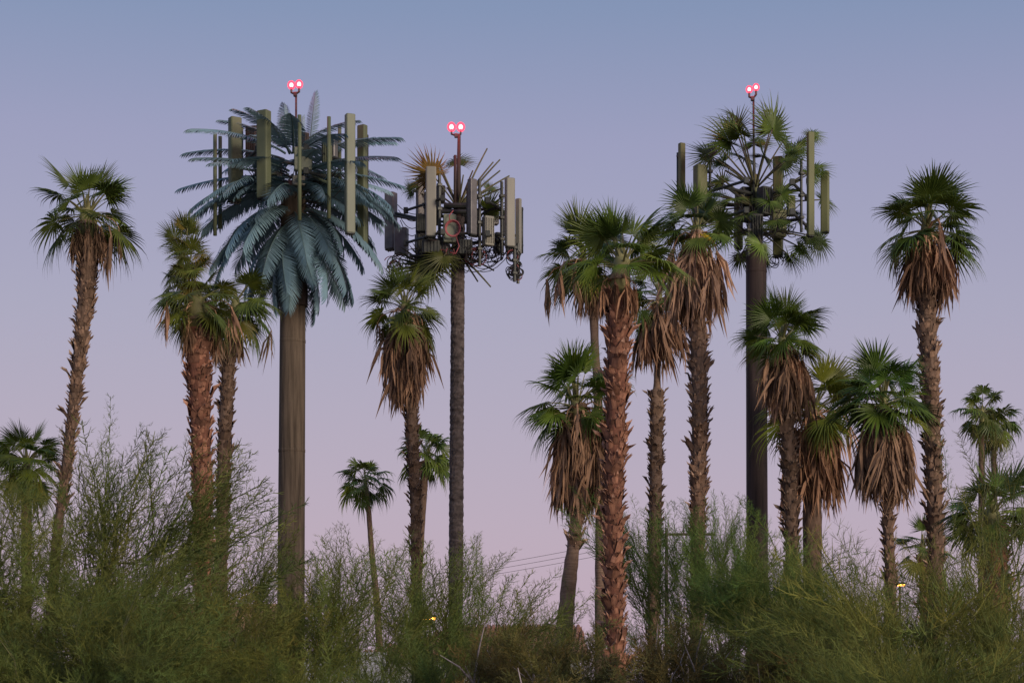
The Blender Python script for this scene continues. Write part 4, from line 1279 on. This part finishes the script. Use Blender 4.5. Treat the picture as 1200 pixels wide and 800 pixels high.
# brown scrub along the bottom
GB = "olive brown scrub bushes"
for (px, D, top, wd, lab, sd) in ((585, 25, 712, 130, "brown scrub bush with a forked grey twig, right of the bark-textured tower", 31),
                                  (655, 24, 722, 130, "brown scrub bush hiding the foot of the ringed palm trunk", 32),
                                  (792, 23, 705, 120, "brown scrub bush with a long pale slanting branch right of the thick red palm", 33),
                                  (835, 24, 715, 130, "olive scrub bush with tufted tops below the deep green shrubs", 34),
                                  (905, 22, 738, 130, "low scrub bush with grey stems left of the pale arching shrub", 35),
                                  (690, 21, 762, 170, "lowest scrub bush spread before the thick red palm's foot", 36)):
    shrub("scrub_bush", lab, "bush", px, D, top, wd, n_main=16, n_spray=330, kit=SPRC, size=(0.28, 0.55), leafmat='creo', woodmat='creowood', color=(1, 1, 1) if sd % 2 else (0.85, 1.0, 0.9),
          seed=sd, wood_r=0.034, share='scrub%d' % (sd % 3), group=GB, upright=0.8, dense_low=0.6)

# ------------------------------------------------------------------ far buildings, walls, wires, lamps
def slab(mb, x0, x1, y0, y1, z0, z1, mat=0):
    vv = [(x, y, z) for z in (z0, z1) for x, y in ((x0, y0), (x1, y0), (x1, y1), (x0, y1))]
    mb.add(vv, [(3, 2, 1, 0), (4, 5, 6, 7), (0, 1, 5, 4), (1, 2, 6, 5), (2, 3, 7, 6), (3, 0, 4, 7)], mat)

Dh = 92.0
kh = Dh / FPX
hx0, hx1 = (425 - 600) * kh, (690 - 600) * kh
hb = Vector(((hx0 + hx1) / 2, Dh, 0))
house = thing("house", "low house with a terracotta tiled roof behind the shrubs", "house", hb)
ze = CAMH + (HZ - 768) * kh
w = MB()
slab(w, hx0 - hb.x + 0.4, hx1 - hb.x - 0.4, 0.6, 8, 0, ze)
wall = link("wall", w.data("wall", M['stucco']), house)
for xx in (-3.2, 0.2, 3.4):
    f = MB()
    slab(f, xx, xx + 1.3, 0.54, 0.62, 0.9, 2.1)
    fo = link("window", f.data("window", M['darkwood']), house)
    f = MB()
    slab(f, xx + 0.08, xx + 1.22, 0.52, 0.56, 0.98, 2.02)
    link("pane", f.data("pane", M['pane']), fo)
rf = MB()
zr = CAMH + (HZ - 731) * kh
L0, L1 = hx0 - hb.x, hx1 - hb.x
rf.add([(L0, 0, ze), (L1, 0, ze), (L1 - 0.2, 4.3, zr), (L0 + 5.2, 4.3, zr), (L0, 8.6, ze), (L1, 8.6, ze)],
       [(0, 1, 2, 3), (3, 2, 5, 4), (0, 3, 4), (1, 5, 2), (0, 4, 5, 1)])
roof = link("roof", rf.data("roof", M['terra']), house)
tl = MB()
for r_ in range(9):
    y0 = r_ * 0.47
    z0 = ze + (zr - ze) * y0 / 4.3
    xl = L0 + 5.2 * y0 / 4.3
    x = xl
    while x < L1 - 0.3:
        tl.tube([(x + 0.12, y0, z0 + 0.05), (x + 0.12, y0 + 0.52, z0 + 0.05 + (zr - ze) * 0.52 / 4.3)], [0.12, 0.10], 6)
        x += 0.26
tag(link("roof_tiles", tl.data("roof_tiles", M['terra']), roof), kind="stuff")
f = MB()
slab(f, L0 + 0.02, L1 - 0.02, -0.06, -0.003, ze - 0.22, ze + 0.03)
link("eave_board", f.data("eave_board", M['darkwood']), house)

Db = 105.0
kb = Db / FPX
bx0, bx1 = (120 - 600) * kb, (322 - 600) * kb
bb = Vector(((bx0 + bx1) / 2, Db, 0))
bld = thing("flat_building", "tan flat-roofed building glimpsed behind the red palm's foot", "building", bb)
w = MB()
zt = CAMH + (HZ - 712) * kb
slab(w, bx0 - bb.x, bx1 - bb.x, 0, 9, 0, zt)
link("wall", w.data("wall", M['tan']), bld)
w = MB()
slab(w, bx0 - bb.x - 0.1, bx1 - bb.x + 0.1, -0.1, 9.1, zt + 0.004, zt + 0.25)
link("parapet", w.data("parapet", M['tan']), bld)
w = MB()
slab(w, bx1 - bb.x - 0.6, bx1 - bb.x + 0.3, -0.12, -0.02, zt - 2.6, zt - 2.0)
link("vent", w.data("vent", M['darksteel']), bld)

Dw = 82.0
kw = Dw / FPX
wx0, wx1 = (150 - 600) * kw, (452 - 600) * kw
wb = Vector(((wx0 + wx1) / 2, Dw, 0))
bw = thing("garden_wall", "long pale grey-white wall seen through the shrubs below the tan column", "wall", wb)
w = MB()
slab(w, wx0 - wb.x, wx1 - wb.x, 0, 0.2, 0, CAMH + (HZ - 767) * kw)
link("wall_face", w.data("wall_face", M['stucco']), bw)
w = MB()
slab(w, wx0 - wb.x - 0.04, wx1 - wb.x + 0.04, -0.05, 0.25, CAMH + (HZ - 767) * kw + 0.003, CAMH + (HZ - 763.5) * kw)
link("coping", w.data("coping", M['stucco']), bw)

Du = 120.0
ku = Du / FPX
ub = Vector(((781 - 600) * ku, Du, 0))
up = thing("utility_pole", "dark wooden utility pole with a crossarm behind the deep green shrubs", "utility pole", ub)
pm = MB()
pm.tube([(0, 0, 0), (0, 0, 5), (0, 0, CAMH + (HZ - 618) * ku)], [0.14, 0.12, 0.10], 10)
link("pole", pm.data("pole", M['darkwood'], True), up)
za = CAMH + (HZ - 626) * ku
pm = MB()
pm.box((1.2, -0.18, za), (3.9, 0.12, 0.16))
link("crossarm", pm.data("crossarm", M['darkwood']), up)
for i in range(3):
    pm = MB()
    pm.tube([(-0.3 + 1.4 * i, -0.18, za + 0.08), (-0.3 + 1.4 * i, -0.18, za + 0.30)], [0.05, 0.07], 8)
    link("insulator", pm.data("insulator", M['grey'], True), up)
pb = Vector(((-150 - 600) * ku, Du, 0))
for i, lab in enumerate(("topmost of the three thin power lines crossing the pink sky", "middle one of the three thin power lines crossing the pink sky", "lowest of the three thin power lines crossing the pink sky")):
    a = at(781, 622 + 6.5 * i, Du)
    b = at(460, 680 + 5.5 * i, Du)
    d = (b - a)
    pts = [a + d * (j / 16) + Vector((0, 0, -0.15 * 4 * (j / 16) * (1 - j / 16))) for j in range(17)]
    # runs on to the next pole, out of sight
    pts.append(a + d * 2.2 + Vector((0, 0, 1.0)))
    wm = MB()
    wm.tube([p - a for p in pts], 0.013, 5)
    tag(link("power_line", wm.data("power_line", M['cable']), None, a), lab, "power line", "thin power lines")

for (px, py, D, lab) in ((503.5, 724, 88, "amber lit lamp between the skirted palm and the bark-textured tower"), (1056, 685, 80, "small amber lit lamp glinting through the pale right shrubs")):
    kk = D / FPX
    lb = Vector(((px - 600) * kk, D, 0))
    lp = thing("street_lamp", lab, "lamp", lb, "amber street lamps")
    z = CAMH + (HZ - py) * kk
    s_ = 1.0 if px < 600 else 0.62
    pm = MB()
    pm.tube([(0, 0.25, 0), (0, 0.25, z - 0.1), (0, 0.25, z + 0.10)], 0.05, 8)
    link("pole", pm.data("pole", M['darksteel'], True), lp)
    pm = MB()
    pm.box((0, 0.16, z + 0.075), (0.66 * s_, 0.3, 0.07))
    hd = link("lamp_head", pm.data("lamp_head", M['darksteel']), lp)
    for q in (-1, 0, 1):
        pm = MB()
        pm.ball((0.2 * q * s_, 0.05, z), 0.085 * s_, 0, 10, 6, 0.7)
        link("bulb", pm.data("bulb", M['amber'], True), hd)
